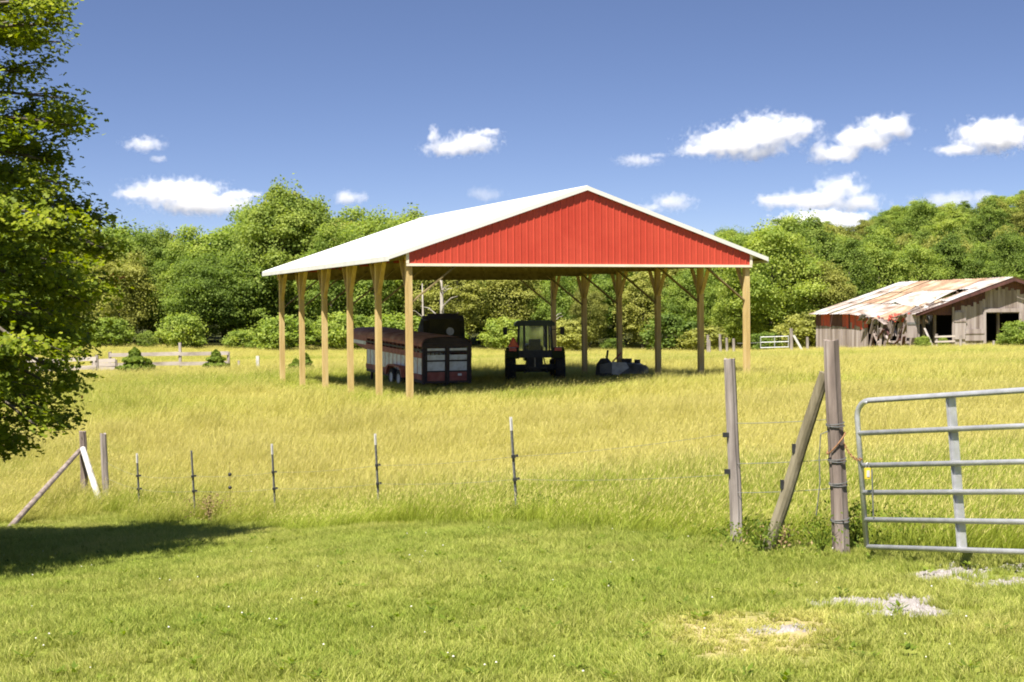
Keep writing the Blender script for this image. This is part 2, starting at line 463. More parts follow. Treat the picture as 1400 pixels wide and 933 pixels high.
# ------------------------------------------------------------------ ground sheet
def axis(lo, hi, near, fine):
    out = [0.0]
    while out[-1] < hi:
        out.append(out[-1] + fine * max(1, out[-1] / near))
    neg = [0.0]
    while neg[-1] > lo:
        neg.append(neg[-1] - fine * max(1, -neg[-1] / near))
    return np.array(neg[:0:-1] + out)
gx = axis(-420, 420, 9, .22)
gy = 14 + axis(-80, 560, 14, .22)
GX, GY = np.meshgrid(gx, gy)
gzv = gz(GX.ravel(), GY.ravel())
nx, ny = len(gx), len(gy)
V = np.stack([GX.ravel(), GY.ravel(), gzv], 1)
idx = np.arange(nx * ny).reshape(ny, nx)
Fq = np.stack([idx[:-1, :-1].ravel(), idx[:-1, 1:].ravel(), idx[1:, 1:].ravel(), idx[1:, :-1].ravel()], 1)
m, t, b = new_mat('meadow_soil')
v = coords(t, 'World')
n1 = noise(t, v, 9, 6, .7)
lawnc = ramp(t, n1, [(.3, (.10, .115, .022)), (.5, (.17, .19, .035)), (.7, (.24, .25, .055))])
hayc = ramp(t, n1, [(.3, (.20, .20, .022)), (.5, (.32, .30, .04)), (.7, (.42, .38, .07))])
barec = ramp(t, noise(t, v, 22, 6, .7), [(.3, (.15, .125, .10)), (.5, (.27, .24, .205)), (.7, (.38, .345, .31))])
dryc = ramp(t, noise(t, v, 14, 6, .7), [(.3, (.22, .18, .07)), (.5, (.33, .27, .12)), (.7, (.42, .35, .18))])
def mixc(t, fac, a, b_):
    n = node(t, 'ShaderNodeMix', data_type='RGBA')
    t.links.new(fac, n.inputs[0]); t.links.new(a, n.inputs[6]); t.links.new(b_, n.inputs[7])
    return n.outputs[2]
ah = node(t, 'ShaderNodeAttribute', attribute_name='hay').outputs['Fac']
ab = node(t, 'ShaderNodeAttribute', attribute_name='bare').outputs['Fac']
ad = node(t, 'ShaderNodeAttribute', attribute_name='dry').outputs['Fac']
c = mixc(t, ah, lawnc, hayc); c = mixc(t, ad, c, dryc); c = mixc(t, ab, c, barec)
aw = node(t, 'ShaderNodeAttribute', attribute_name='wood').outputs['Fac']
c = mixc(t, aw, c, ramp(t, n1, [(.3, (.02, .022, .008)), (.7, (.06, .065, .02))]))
t.links.new(c, b.inputs['Base Color'])
b.inputs['Roughness'].default_value = 1
b.inputs['Specular IOR Level'].default_value = .05
bn = node(t, 'ShaderNodeBump', inp={'Strength': .7, 'Distance': .03})
t.links.new(n1, bn.inputs['Height']); t.links.new(bn.outputs['Normal'], b.inputs['Normal'])
M['soil'] = m
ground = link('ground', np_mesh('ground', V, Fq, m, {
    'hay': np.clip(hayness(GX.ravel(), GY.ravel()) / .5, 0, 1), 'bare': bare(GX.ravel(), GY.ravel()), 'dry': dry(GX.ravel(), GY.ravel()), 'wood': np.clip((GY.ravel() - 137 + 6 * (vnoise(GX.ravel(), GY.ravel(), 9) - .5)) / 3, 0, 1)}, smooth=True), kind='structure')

# ------------------------------------------------------------------ grass: patches of real blades scattered by one geometry-node object per zone
def blade_patch(name, n, size, h0, h1, width, lean, bend, seed, heads=0.0, segs=2, tuft=0):
    r = np.random.default_rng(seed)
    if tuft:
        cx = r.uniform(-size / 2, size / 2, (tuft, 2)); k = r.integers(0, tuft, n)
        bx = cx[k] + r.normal(0, size * .035, (n, 2)); hf = r.uniform(.7, 1.15, tuft)[k]
    else:
        bx = r.uniform(-size / 2, size / 2, (n, 2)); hf = np.ones(n)
    h = r.uniform(h0, h1, n) * hf
    az = r.uniform(0, 2 * PI, n)                      # facing
    wv = np.stack([np.cos(az), np.sin(az), np.zeros(n)], 1)
    la = r.normal(0, .7, n)
    ld = np.stack([np.cos(la), np.sin(la), np.zeros(n)], 1) * lean + np.stack([r.normal(0, .35, n), r.normal(0, .35, n), np.zeros(n)], 1) * bend
    Vs = []; Fs = []; ti = []; sh = []
    base = np.concatenate([bx, np.zeros((n, 1))], 1)
    shade = r.uniform(0, 1, n)
    ww = width * r.uniform(.7, 1.3, n)
    rows = segs + 1
    for i in range(rows):
        f = i / segs
        c = base + ld * (h * f * f)[:, None] + np.array([0, 0, 1]) * (h * f * (1 - .22 * f * np.linalg.norm(ld, axis=1)))[:, None]
        w_ = ww * (1 - .75 * f) / 2
        Vs += [c - wv * w_[:, None], c + wv * w_[:, None]]
        ti += [np.full(n, f)] * 2; sh += [shade] * 2
    nv = n * 2 * rows
    for i in range(segs):
        a = (2 * i) * n + np.arange(n); b_ = a + n; c2 = a + 2 * n; d2 = a + 3 * n
        Fs.append(np.stack([a, b_, d2, c2], 1))
    V = np.concatenate(Vs); Fq = np.concatenate(Fs)
    tip = np.concatenate(ti); shd = np.concatenate(sh)
    head = np.zeros(len(V))
    if heads:
        m_ = int(n * heads)
        sel = r.choice(n, m_, replace=False)
        hh = h[sel] * r.uniform(1.05, 1.35, m_)
        top = base[sel] + ld[sel] * hh[:, None] + np.array([0, 0, 1]) * (hh * .86)[:, None]
        wv2 = wv[sel]
        dirn = ld[sel] * 1.6 + np.array([0, 0, 1]); dirn /= np.linalg.norm(dirn, axis=1)[:, None]
        L = r.uniform(.05, .09, m_)[:, None]; wd = r.uniform(.002, .0042, m_)[:, None]
        st = base[sel] + ld[sel] * (hh * .1)[:, None] + np.array([0, 0, 1]) * (hh * .4)[:, None]
        P = [st - wv2 * .001, st + wv2 * .001, top + wv2 * .001, top - wv2 * .001,
             top - dirn * L * .2, top + wv2 * wd + dirn * L * .3, top + dirn * L, top - wv2 * wd + dirn * L * .3]
        o = len(V)
        V = np.concatenate([V] + P)
        q = o + np.arange(m_)
        Fq = np.concatenate([Fq, np.stack([q, q + m_, q + 2 * m_, q + 3 * m_], 1), np.stack([q + 4 * m_, q + 5 * m_, q + 6 * m_, q + 7 * m_], 1)])
        tip = np.concatenate([tip, np.full(m_ * 8, .9)]); shd = np.concatenate([shd, np.tile(r.uniform(0, 1, m_), 8)])
        head = np.concatenate([head, np.zeros(4 * m_), np.ones(4 * m_)])
    return V, Fq, {'tip': tip, 'shade': shd, 'head': head}

def grass_mat(name, base, green, straw, head, trans=.35):
    """blade colour: base of the stem -> green or straw by the place's 'gold' value, seed heads their own colour"""
    m, t, b = new_mat(name)
    at = lambda n, ty='GEOMETRY': node(t, 'ShaderNodeAttribute', attribute_name=n, attribute_type=ty).outputs['Fac']
    sh = at('shade')
    gcol = ramp(t, sh, [(0, green[0]), (.5, green[1]), (1, green[2])])
    scol = ramp(t, sh, [(0, straw[0]), (.5, straw[1]), (1, straw[2])])
    gl = at('gold', 'INSTANCER')
    ad = node(t, 'ShaderNodeMath', operation='MULTIPLY_ADD', use_clamp=True); ad.inputs[1].default_value = .5
    t.links.new(sh, ad.inputs[0])
    s2 = node(t, 'ShaderNodeMath', operation='SUBTRACT'); s2.inputs[1].default_value = .25
    t.links.new(gl, s2.inputs[0]); t.links.new(s2.outputs[0], ad.inputs[2])
    c = mixc(t, ad.outputs[0], gcol, scol)
    bc = node(t, 'ShaderNodeRGB'); bc.outputs[0].default_value = (*base, 1)
    tp = node(t, 'ShaderNodeMapRange', inp={1: 0.0, 2: .45}); t.links.new(at('tip'), tp.inputs[0])
    c = mixc(t, tp.outputs[0], bc.outputs[0], c)
    hc = node(t, 'ShaderNodeRGB'); hc.outputs[0].default_value = (*head, 1)
    c = mixc(t, at('head'), c, hc.outputs[0])
    t.links.new(c, b.inputs['Base Color'])
    b.inputs['Roughness'].default_value = .6
    b.inputs['Specular IOR Level'].default_value = .2
    tr = t.nodes.new('ShaderNodeBsdfTranslucent'); t.links.new(c, tr.inputs['Color'])
    ms = node(t, 'ShaderNodeMixShader', inp={0: trans})
    t.links.new(b.outputs[0], ms.inputs[1]); t.links.new(tr.outputs[0], ms.inputs[2])
    t.links.new(ms.outputs[0], t.nodes['Material Output'].inputs['Surface'])
    return m
M['hay'] = grass_mat('standing_hay', (.21, .26, .030), ((.20, .26, .026), (.295, .355, .036), (.38, .425, .055)),
                     ((.43, .39, .085), (.53, .485, .125), (.63, .57, .18)), (.60, .525, .18), .45)
M['lawn'] = grass_mat('lawn_blades', (.22, .25, .03), ((.175, .235, .030), (.295, .36, .050), (.43, .48, .095)),
                      ((.38, .38, .075), (.50, .47, .12), (.60, .55, .19)), (.5, .45, .2), .40)

def scatter(name, pts, rot, scl, vi, gold_, sources, **kw):
    """one object whose geometry nodes instance the source meshes on the points"""
    me = bpy.data.meshes.new(name)
    me.vertices.add(len(pts)); me.vertices.foreach_set('co', np.ascontiguousarray(pts, np.float32).ravel())
    for n, ty, a, f in (('rot', 'FLOAT_VECTOR', rot, 'vector'), ('scl', 'FLOAT_VECTOR', scl, 'vector'), ('vi', 'INT', vi, 'value'), ('gold', 'FLOAT', gold_, 'value')):
        at = me.attributes.new(n, ty, 'POINT')
        at.data.foreach_set(f, np.ascontiguousarray(a, np.int32 if ty == 'INT' else np.float32).ravel())
    o = link(name, me, kind='stuff', **kw)
    src = bpy.data.collections.new(name + '_patches')
    for i, sme in enumerate(sources):
        so = bpy.data.objects.new('%s_patch_%02d' % (name, i), sme)
        src.objects.link(so)
    ng = bpy.data.node_groups.new(name + '_scatter', 'GeometryNodeTree')
    ng.interface.new_socket('Geometry', in_out='INPUT', socket_type='NodeSocketGeometry')
    ng.interface.new_socket('Geometry', in_out='OUTPUT', socket_type='NodeSocketGeometry')
    gi = ng.nodes.new('NodeGroupInput'); go = ng.nodes.new('NodeGroupOutput')
    ip = ng.nodes.new('GeometryNodeInstanceOnPoints')
    ci = ng.nodes.new('GeometryNodeCollectionInfo')
    ci.inputs['Collection'].default_value = src
    ci.inputs['Separate Children'].default_value = True
    ci.inputs['Reset Children'].default_value = True
    def na(n, ty):
        x = ng.nodes.new('GeometryNodeInputNamedAttribute'); x.data_type = ty; x.inputs['Name'].default_value = n
        return x.outputs[0]
    ng.links.new(gi.outputs[0], ip.inputs['Points'])
    ng.links.new(ci.outputs[0], ip.inputs['Instance'])
    ip.inputs['Pick Instance'].default_value = True
    ng.links.new(na('vi', 'INT'), ip.inputs['Instance Index'])
    er = ng.nodes.new('FunctionNodeEulerToRotation')
    ng.links.new(na('rot', 'FLOAT_VECTOR'), er.inputs[0]); ng.links.new(er.outputs[0], ip.inputs['Rotation'])
    ng.links.new(na('scl', 'FLOAT_VECTOR'), ip.inputs['Scale'])
    ng.links.new(ip.outputs[0], go.inputs[0])
    md = o.modifiers.new('scatter', 'NODES'); md.node_group = ng
    return o
def slope_rot(x, y, rz):
    e = .4
    zx = (gz(x + e, y) - gz(x - e, y)) / (2 * e); zy = (gz(x, y + e) - gz(x, y - e)) / (2 * e)
    # tilt expressed in the rotated frame (XYZ euler, small angles)
    c_, s_ = np.cos(rz), np.sin(rz)
    gxr = zx * c_ + zy * s_; gyr = -zx * s_ + zy * c_
    return np.stack([np.arctan(gyr), -np.arctan(gxr), rz], 1)

def wedge_pts(d0, d1, dens, k=.50, pad=2.0):
    """random points in a widened view wedge between distances d0 and d1, dens per square metre"""
    st = 1 / math.sqrt(dens)
    a, b_ = np.meshgrid(np.arange(-(k * d1 + pad), k * d1 + pad, st), np.arange(d0, d1, st))
    x = a.ravel() + rng.uniform(-.55, .55, a.size) * st; y = b_.ravel() + rng.uniform(-.55, .55, a.size) * st
    keep = np.abs(x) < k * y + pad
    return x[keep], y[keep]

# lawn
ls = []
for i in range(5):
    V, Fq, A = blade_patch('lawn', 420, .34, .022, .060, .0050, .35, 1.0, 100 + i, tuft=34)
    ls.append(np_mesh('lawn_patch', V, Fq, M['lawn'], A))
X = []; Y = []
for d0, d1, dn in ((2.5, 16, 20), (16, 34, 15)):
    a, b_ = wedge_pts(d0, d1, dn, .46, 1.5); X.append(a); Y.append(b_)
x = np.concatenate(X); y = np.concatenate(Y)
br = bare(x, y)
keep = (hayness(x, y) < .35) & (rng.random(len(x)) > br * 1.45)
x, y = x[keep], y[keep]
dr = dry(x, y)
hl = hayness(x, y)
lg = np.clip(.30 + .9 * (fnoise(x, y, 2.6) - .45) + .5 * (vnoise(x + 9, y, .7) - .5) + dr * .95 + np.clip((y - 9) / 30, 0, .25) * 0, 0, 1)
sz = rng.uniform(.85, 1.2, len(x)); hz = sz * (.95 + .5 * fnoise(x + 5, y + 5, 1.5)) * (1 - .45 * dr) * (1 + .35 * np.clip((hl + .6) / .8, 0, 1)) * (1 - .5 * bare(x, y))
rz = rng.uniform(0, 2 * PI, len(x))
scatter('lawn_grass', np.stack([x, y, gz(x, y)], 1), slope_rot(x, y, rz), np.stack([sz, sz, hz], 1), rng.integers(0, 5, len(x)), lg, ls,
        label='short mown bright green grass covering the foreground')

# hay
hs = []
for i in range(6):
    V, Fq, A = blade_patch('hay', 900, 1.0, .22, .52, .0048, .28, .55, 200 + i, heads=.35, segs=3, tuft=110)
    hs.append(np_mesh('hay_patch', V, Fq, M['hay'], A))
for i in range(4):          # coarser patches for the distance
    V, Fq, A = blade_patch('hay', 420, 1.8, .22, .50, .016, .40, .8, 300 + i, heads=.5, segs=2, tuft=60)
    hs.append(np_mesh('hay_patch', V, Fq, M['hay'], A))
X = []; Y = []; VI = []
for d0, d1, dn, kk, lo, hi in ((10, 42, 2.6, .50, 0, 6), (42, 85, .75, .48, 6, 10), (85, 150, .42, .46, 6, 10)):
    a, b_ = wedge_pts(d0, d1, dn, kk, 3); X.append(a); Y.append(b_); VI.append(rng.integers(lo, hi, len(a)))
x = np.concatenate(X); y = np.concatenate(Y); vi = np.concatenate(VI)
h = hayness(x, y)
keep = (h > .15)
x, y, vi, h = x[keep], y[keep], vi[keep], h[keep]
hz = (.45 + .95 * fnoise(x + 50, y, 2.0)) * np.clip(.60 + h / 6, .60, 1) * np.where(y > 80, .75, 1)
# a shorter, trodden strip in and around the shelter and behind the gate
rr = rng.uniform(.9, 1.15, len(x))
rz = rng.normal(0, .35, len(x))
gd = gold(x, y)
HAYDATA = (x, y, vi, h, hz, rr, rz, gd)
SHED_O = PX(0, 0, 1)  # placeholder, replaced below

# ------------------------------------------------------------------ shelter frame of reference
SX, SY, SYAW = -3.2222, 48.5234, 0.3878
BAY, NB, WID = 3.29, 5, 12.2
LEN = BAY * NB
ZB, ZR, ZE, OHE, OHG = 1.674 + EYE, 4.20 + EYE, 1.943 + EYE, .61, .12
ca, sa = math.cos(SYAW), math.sin(SYAW)
def S(a, b_, z=0.0):
    return Vector((SX + ca * a - sa * b_, SY + sa * a + ca * b_, z))
def toS(x, y):
    dx, dy = x - SX, y - SY
    return dx * ca + dy * sa, -dx * sa + dy * ca
x, y, vi, h, hz, rr, rz, gd = HAYDATA
a_, b2 = toS(x, y)
inside = (a_ > -1) & (a_ < WID + 1) & (b2 > -.5) & (b2 < LEN + 1)
hz = np.where(inside, hz * .6, hz)
gd = np.where(inside, gd * .55, gd)
scatter('hay_grass', np.stack([x, y, gz(x, y)], 1), slope_rot(x, y, rz), np.stack([rr, rr, hz], 1), vi, gd, hs,
        label='tall golden green hay grass with seed heads filling the field')

# small white clover heads in the lawn
mb = MB()
for i in range(170):
    yy = 5.5 + 16 * random.random() ** 1.4
    xx = random.uniform(-.42, .42) * yy
    if float(hayness(xx, yy)) > -.3 or float(bare(np.array([xx]), np.array([yy]))[0]) > .2:
        continue
    z = g1(xx, yy) + random.uniform(.04, .075); r = random.uniform(.004, .008)
    mb.add([(xx - r, yy, z), (xx, yy - r, z), (xx + r, yy, z), (xx, yy + r, z), (xx, yy, z + r), (xx, yy, z - r)],
           [(0, 1, 4), (1, 2, 4), (2, 3, 4), (3, 0, 4), (1, 0, 5), (2, 1, 5), (3, 2, 5), (0, 3, 5)])
mb.obj('clover_heads', M['petal'], kind='stuff', label='tiny white clover heads dotted through the mown lawn')

# broad-leaved weeds in the lawn
n_ = 260
wx = []; wy = []
while len(wx) < n_:
    yy = 5.5 + 15 * random.random() ** 1.3; xx = random.uniform(-.44, .44) * yy
    if float(hayness(xx, yy)) < -.4:
        wx.append(xx); wy.append(yy)
wx = np.array(wx); wy = np.array(wy)
k_ = 12
ci = np.repeat(np.arange(n_), k_)
aa_ = rng.uniform(0, 2 * PI, n_ * k_); rr_w = rng.uniform(.015, .075, n_ * k_)
LX = wx[ci] + np.cos(aa_) * rr_w; LY = wy[ci] + np.sin(aa_) * rr_w
LZ = gz(LX, LY) + rng.uniform(.035, .065, n_ * k_)
dx_ = np.stack([np.cos(aa_), np.sin(aa_), rng.uniform(.1, .7, n_ * k_)], 1); dy_ = np.stack([-np.sin(aa_), np.cos(aa_), np.zeros(n_ * k_)], 1)
sz_ = rng.uniform(.012, .030, n_ * k_)[:, None]; CC = np.stack([LX, LY, LZ], 1)
VV = np.concatenate([CC - dx_ * sz_, CC + dy_ * sz_ * .5, CC + dx_ * sz_ * 1.2, CC - dy_ * sz_ * .5])
kk_ = np.arange(n_ * k_)
link('lawn_weeds', np_mesh('lawn_weeds', VV, np.stack([kk_, kk_ + n_ * k_, kk_ + 2 * n_ * k_, kk_ + 3 * n_ * k_], 1), M['leaf_bush'], {'shade': np.tile(rng.random(n_ * k_), 4)}),
     kind='stuff', label='low broad leaved weeds scattered through the mown lawn')

# gravel stones
mb = MB()
for c_, ex, ey, s_ in _bareg:
    rx_, ry_ = abs(ex.x - c_.x) * 1.15, abs(ey.y - c_.y) * 1.25
    for i in range(int(3200 * rx_ * ry_ * 3 * s_) + 40):
        xx, yy = c_.x + random.uniform(-1, 1) * rx_, c_.y + random.uniform(-1, 1) * ry_
        if float(bare(np.array([xx]), np.array([yy]))[0]) < random.uniform(.15, .6):
            continue
        r = random.uniform(.006, .02) * (1.6 if random.random() < .06 else 1)
        z = g1(xx, yy) + r * .25
        an = random.random() * PI
        pts = []
        for k in range(5):
            q = an + 2 * PI * k / 5
            pts.append((xx + math.cos(q) * r * random.uniform(.7, 1.2), yy + math.sin(q) * r * random.uniform(.7, 1.2), z - r * .3))
        pts.append((xx + random.uniform(-.3, .3) * r, yy, z + r * random.uniform(.4, .8)))
        mb.add(pts, [(k, (k + 1) % 5, 5) for k in range(5)])
mb.obj('gravel', M['stone'], kind='stuff', label='pale crushed limestone gravel worn through the lawn below the gate')

# ------------------------------------------------------------------ foliage generators
def leaf_quads(C, N, size, r, aspect=1.0):
    """quads centred at C facing about N"""
    n = len(C)
    N = N / np.maximum(np.linalg.norm(N, axis=1), 1e-6)[:, None]
    R = r.normal(size=(n, 3))
    T = np.cross(N, R); T /= np.maximum(np.linalg.norm(T, axis=1), 1e-6)[:, None]
    B = np.cross(N, T)
    s = (size * r.uniform(.65, 1.25, n))[:, None]
    P = [C + T * s, C + B * s * aspect + N * s * .25, C - T * s, C - B * s * aspect + N * s * .25]
    V = np.concatenate(P)
    k = np.arange(n)
    return V, np.stack([k, k + n, k + 2 * n, k + 3 * n], 1)
def crown_mesh(name, seed, rx, rz_, zc, nclump, per, leaf, mat_, taper=.25, low=0.0):
    """crown from leaf clumps: lobes spread through a rough ellipsoid, gaps between them"""
    r = np.random.default_rng(seed)
    C = []; N = []; sh = []
    i = 0
    while i < nclump:
        d = r.normal(size=3); d /= np.linalg.norm(d)
        rad = r.uniform(.30, 1.0) ** .5
        p = d * rad
        zf = (p[2] + 1) / 2
        wd = 1 - taper * zf ** 2
        c = np.array([p[0] * rx * wd, p[1] * rx * wd, zc + p[2] * rz_])
        c[:2] += r.normal(0, rx * .06, 2)
        if c[2] < low:
            continue
        cr_ = rx * r.uniform(.10, .30)
        m_ = int(2.1 * per * (cr_ / (rx * .25)) ** 2)
        u = r.normal(size=(m_, 3)); u /= np.linalg.norm(u, axis=1)[:, None]
        u[:, 2] = np.where(u[:, 2] < -.35, -u[:, 2], u[:, 2])
        rr_ = cr_ * (r.uniform(.45, 1.18, m_) * (1 + .22 * np.sin(u[:, 0] * 7 + i) * np.sin(u[:, 1] * 8) ))[:, None]
        C.append(c + u * rr_ * np.array([1, 1, .72])); N.append(u + r.normal(0, .55, (m_, 3)) + np.array([0, 0, .3]))
        sh.append(np.clip(r.uniform(.15, .85) + r.normal(0, .16, m_), 0, 1))
        i += 1
    k_ = int(sum(len(c_) for c_ in C) * .30)
    u = r.normal(size=(k_, 3)); u /= np.linalg.norm(u, axis=1)[:, None]
    rr2 = r.uniform(.35, 1.12, k_) ** .6
    wd2 = 1 - taper * ((u[:, 2] * rr2 + 1) / 2) ** 2
    lump = 1 + .10 * np.sin(u[:, 0] * 6 + seed) + .10 * np.sin(u[:, 1] * 7 + u[:, 2] * 5)
    C2 = np.stack([u[:, 0] * rr2 * rx * wd2 * lump, u[:, 1] * rr2 * rx * wd2 * lump, zc + u[:, 2] * rr2 * rz_ * lump], 1)
    ok = C2[:, 2] > low
    C.append(C2[ok]); N.append((u + r.normal(0, .8, (k_, 3)))[ok]); sh.append(r.uniform(.2, .8, k_)[ok])
    C = np.concatenate(C); N = np.concatenate(N); sh = np.concatenate(sh)
    V, Fq = leaf_quads(C, N, leaf * .60, r)
    return np_mesh(name, V, Fq, mat_, {'shade': np.tile(sh, 4)})
def trunk_mesh(name, seed, h, r0, spread, mat_):
    random.seed(seed)
    mb = MB()
    top = Vector((random.uniform(-.4, .4), random.uniform(-.4, .4), h * .8))
    pts = [Vector((0, 0, -.3)), Vector((0, 0, .2)), top * .35 + Vector((.1, 0, 0)), top * .7, top]
    mb.tube(pts, [r0 * 1.5, r0 * 1.1, r0 * .8, r0 * .5, r0 * .15], 8)
    for i in range(11):
        f = random.uniform(.25, .9)
        p = top * f
        a = random.random() * 2 * PI
        L = spread * random.uniform(.5, .95) * (1.1 - f * .6)
        q = p + Vector((math.cos(a) * L, math.sin(a) * L, L * random.uniform(.3, .8)))
        mid = (p + q) / 2 + Vector((0, 0, L * .08))
        mb.tube([p, mid, q], [r0 * .38 * (1.1 - f), r0 * .25 * (1.1 - f), r0 * .06], 6)
    return mb.mesh(name, mat_, True)

# crown variants: (mesh, trunk, unit height)
VAR = []
spec = [  # seed, rx, rz, zc, clumps, per, leaf, material, taper, low, height
    (1, 3.6, 4.9, 6.0, 90, 170, .15, 'leaf_mid', .35, 1.0, 11.0),
    (2, 4.2, 4.6, 6.0, 105, 150, .15, 'leaf_mid', .30, .8, 10.6),
    (3, 3.3, 5.4, 6.6, 90, 165, .145, 'leaf_dark', .45, 1.2, 12.0),
    (4, 4.0, 5.0, 6.2, 100, 150, .155, 'leaf_olive', .35, 1.0, 11.2),
    (5, 3.0, 4.6, 5.4, 75, 170, .14, 'leaf_olive', .5, .7, 10.0),
    (6, 4.4, 4.4, 5.6, 105, 150, .155, 'leaf_mid', .25, .6, 10.0),
    (7, 3.6, 5.2, 6.4, 95, 160, .15, 'leaf_dark', .4, .8, 11.6),
]
for (sd_, rx_, rz2, zc, nc, per, lf, mt, tp, low, hh) in spec:
    VAR.append((crown_mesh('crown', sd_, rx_, rz2, zc, nc, per, lf, M[mt], tp, low), trunk_mesh('trunk', sd_, hh, .2, rx_, M['bark']), hh, rx_))
BUSH = [crown_mesh('foliage', 40 + i, 1.5, 1.15, 1.0, 34, 120, .10, M[mt], .3, .15) for i, mt in enumerate(('leaf_mid', 'leaf_olive', 'leaf_dark'))]
KIND = {0: 'mid green', 1: 'broad mid green', 2: 'deep green', 3: 'pale olive', 4: 'narrow pale olive', 5: 'low spreading', 6: 'dark full crowned'}
trees = []
def plant_tree(px, d, top, var, label=None, group=None, wide=1.0, sink=0.0):
    """tree on pixel column px at distance d with its top at photo row top"""
    p = on(px, d)
    ztop = PX(px, top, d).z
    me, tr, hh, rx_ = VAR[var]
    s = max(.25, (ztop - p.z + sink) / (hh * .985))
    wxy = s * wide
    o = thing('tree', label or (KIND[var] + ' leafy tree in the far edge of the wood'), 'tree', (p.x, p.y, p.z - sink), random.random() * 2 * PI, group)
    o.scale = (wxy, wxy, s)
    link('trunk', tr, o); link('crown', me, o)
    trees.append(o)
    return o
random.seed(21)
sky_l = [(-260, 310), (-100, 300), (60, 300), (110, 302), (160, 304), (205, 314), (245, 318), (300, 320), (335, 318), (352, 268), (385, 254), (420, 268), (450, 292), (485, 298), (515, 289), (545, 292), (580, 298),
         (640, 330), (900, 340), (968, 322), (1000, 316), (1025, 330), (1050, 305), (1085, 300), (1120, 305), (1160, 312), (1200, 300), (1225, 284), (1270, 278), (1310, 280), (1350, 272), (1400, 262), (1500, 250), (1700, 240)]
_sx, _sy = zip(*sky_l)
def skyrow(px):
    return float(np.interp(px, _sx, _sy))
GR = 'trees in the wood behind the field'
# front of the wood on the left and middle
front = [
    (-190, 152, 325, 1), (-120, 150, 330, 3), (-60, 148, 320, 0), (10, 146, 330, 6), (70, 148, 322, 1),
    (128, 146, 318, 4), (165, 145, 345, 3), (205, 150, 322, 2), (243, 147, 340, 0), (282, 144, 352, 1), (322, 146, 345, 5),
    (352, 150, 290, 2), (388, 147, 256, 6), (425, 149, 276, 2), (452, 143, 318, 0), (486, 148, 306, 3), (515, 146, 296, 1), (548, 150, 300, 5),
    (590, 145, 330, 3), (628, 142, 352, 4), (662, 147, 335, 0), (700, 144, 360, 3), (735, 149, 340, 2), (772, 143, 372, 5), (806, 139, 392, 3), (840, 146, 350, 1),
    (878, 142, 368, 4), (915, 147, 345, 3), (950, 141, 365, 1), (985, 147, 335, 0), (1012, 138, 385, 5), (1052, 137, 312, 1), (1098, 140, 345, 4), (1128, 138, 360, 3), (1085, 150, 306, 0),
    (1160, 143, 330, 2), (1205, 146, 322, 0), (1250, 148, 335, 1), (1296, 150, 322, 6), (1340, 148, 340, 0), (1385, 150, 318, 1), (1432, 152, 335, 2), (1490, 148, 310, 0), (1560, 150, 320, 3), (1640, 150, 310, 1)]
DESC = {352: 'left shoulder of the tallest dark tree group left of the shelter', 388: 'tallest dark full crowned tree rising left of the white roof', 425: 'dark tree just right of the tallest one above the eave',
        1052: 'bright yellow green round tree directly right of the red gable', 128: 'narrow pale olive tree just right of the near branches', 806: 'low pale bushy tree seen between the shelter posts',
        1340: 'mid green tree standing right behind the old barn ridge', 515: 'rounded tree touching the far end of the white roof', 282: 'broad bright green tree behind the left rail fence'}
ORD = {}; NTH = ['', 'first', 'second', 'third', 'fourth', 'fifth', 'sixth', 'seventh', 'eighth', 'ninth', 'tenth', 'eleventh', 'twelfth', 'thirteenth', 'fourteenth', 'fifteenth', 'sixteenth']
for px, d, top, vr in front:
    REG = 'behind the hanging branches' if px < 110 else 'left of the tall dark group' if px < 345 else 'behind the left shelter posts' if px < 560 else 'seen through the shelter' if px < 1030 else 'between shelter and barn' if px < 1190 else 'directly behind the old barn'
    ORD.setdefault(REG, 0); ORD[REG] += 1
    plant_tree(px, d, top, vr, DESC.get(px) or '%s leafy tree, %s from the left of those %s' % (KIND[vr], NTH[ORD[REG]], REG), GR, wide=random.uniform(.85, 1.2))
# rows behind, up the hill on the right
for row, (d, lo, hi, step) in enumerate(((160, -240, 1700, 46), (178, -200, 1700, 52), (205, 950, 1750, 46), (235, 1000, 1750, 42), (268, 1040, 1750, 38), (300, 1100, 1750, 34))):
    px = lo
    while px < hi:
        dd = d + random.uniform(-8, 8)
        base = on(px, dd)
        if row < 2:
            top = skyrow(px) + random.choice((-3, 2, 8, 16)) + random.uniform(-3, 5) + (6 if row else 0)
            if px > 1180:
                top = 330 - row * 14 + random.uniform(-10, 14)
        else:
            # tops follow the hillside, capped by the skyline
            hgt = random.uniform(9.5, 12.5)
            zt = base.z + hgt
            top = 435 - (zt - EYE) * F / dd
            top = max(top, skyrow(px) + random.uniform(-3, 5))
        s_h = (435 - top) / F * dd + EYE - base.z
        if s_h > 3.5:
            plant_tree(px, dd, top, (vv := random.choice((0, 1, 2, 3, 4, 5, 6, 0, 1))), KIND[vv] + ' treetop above the front row, ' + ('uphill behind the old barn' if px > 1150 else 'right of the shelter' if px > 950 else 'behind the shelter' if px > 350 else 'left of the shelter'), GR, wide=random.uniform(1.0, 1.3) * (1.0 if s_h > 7 else 1.4))
        px += step * random.uniform(.75, 1.25)

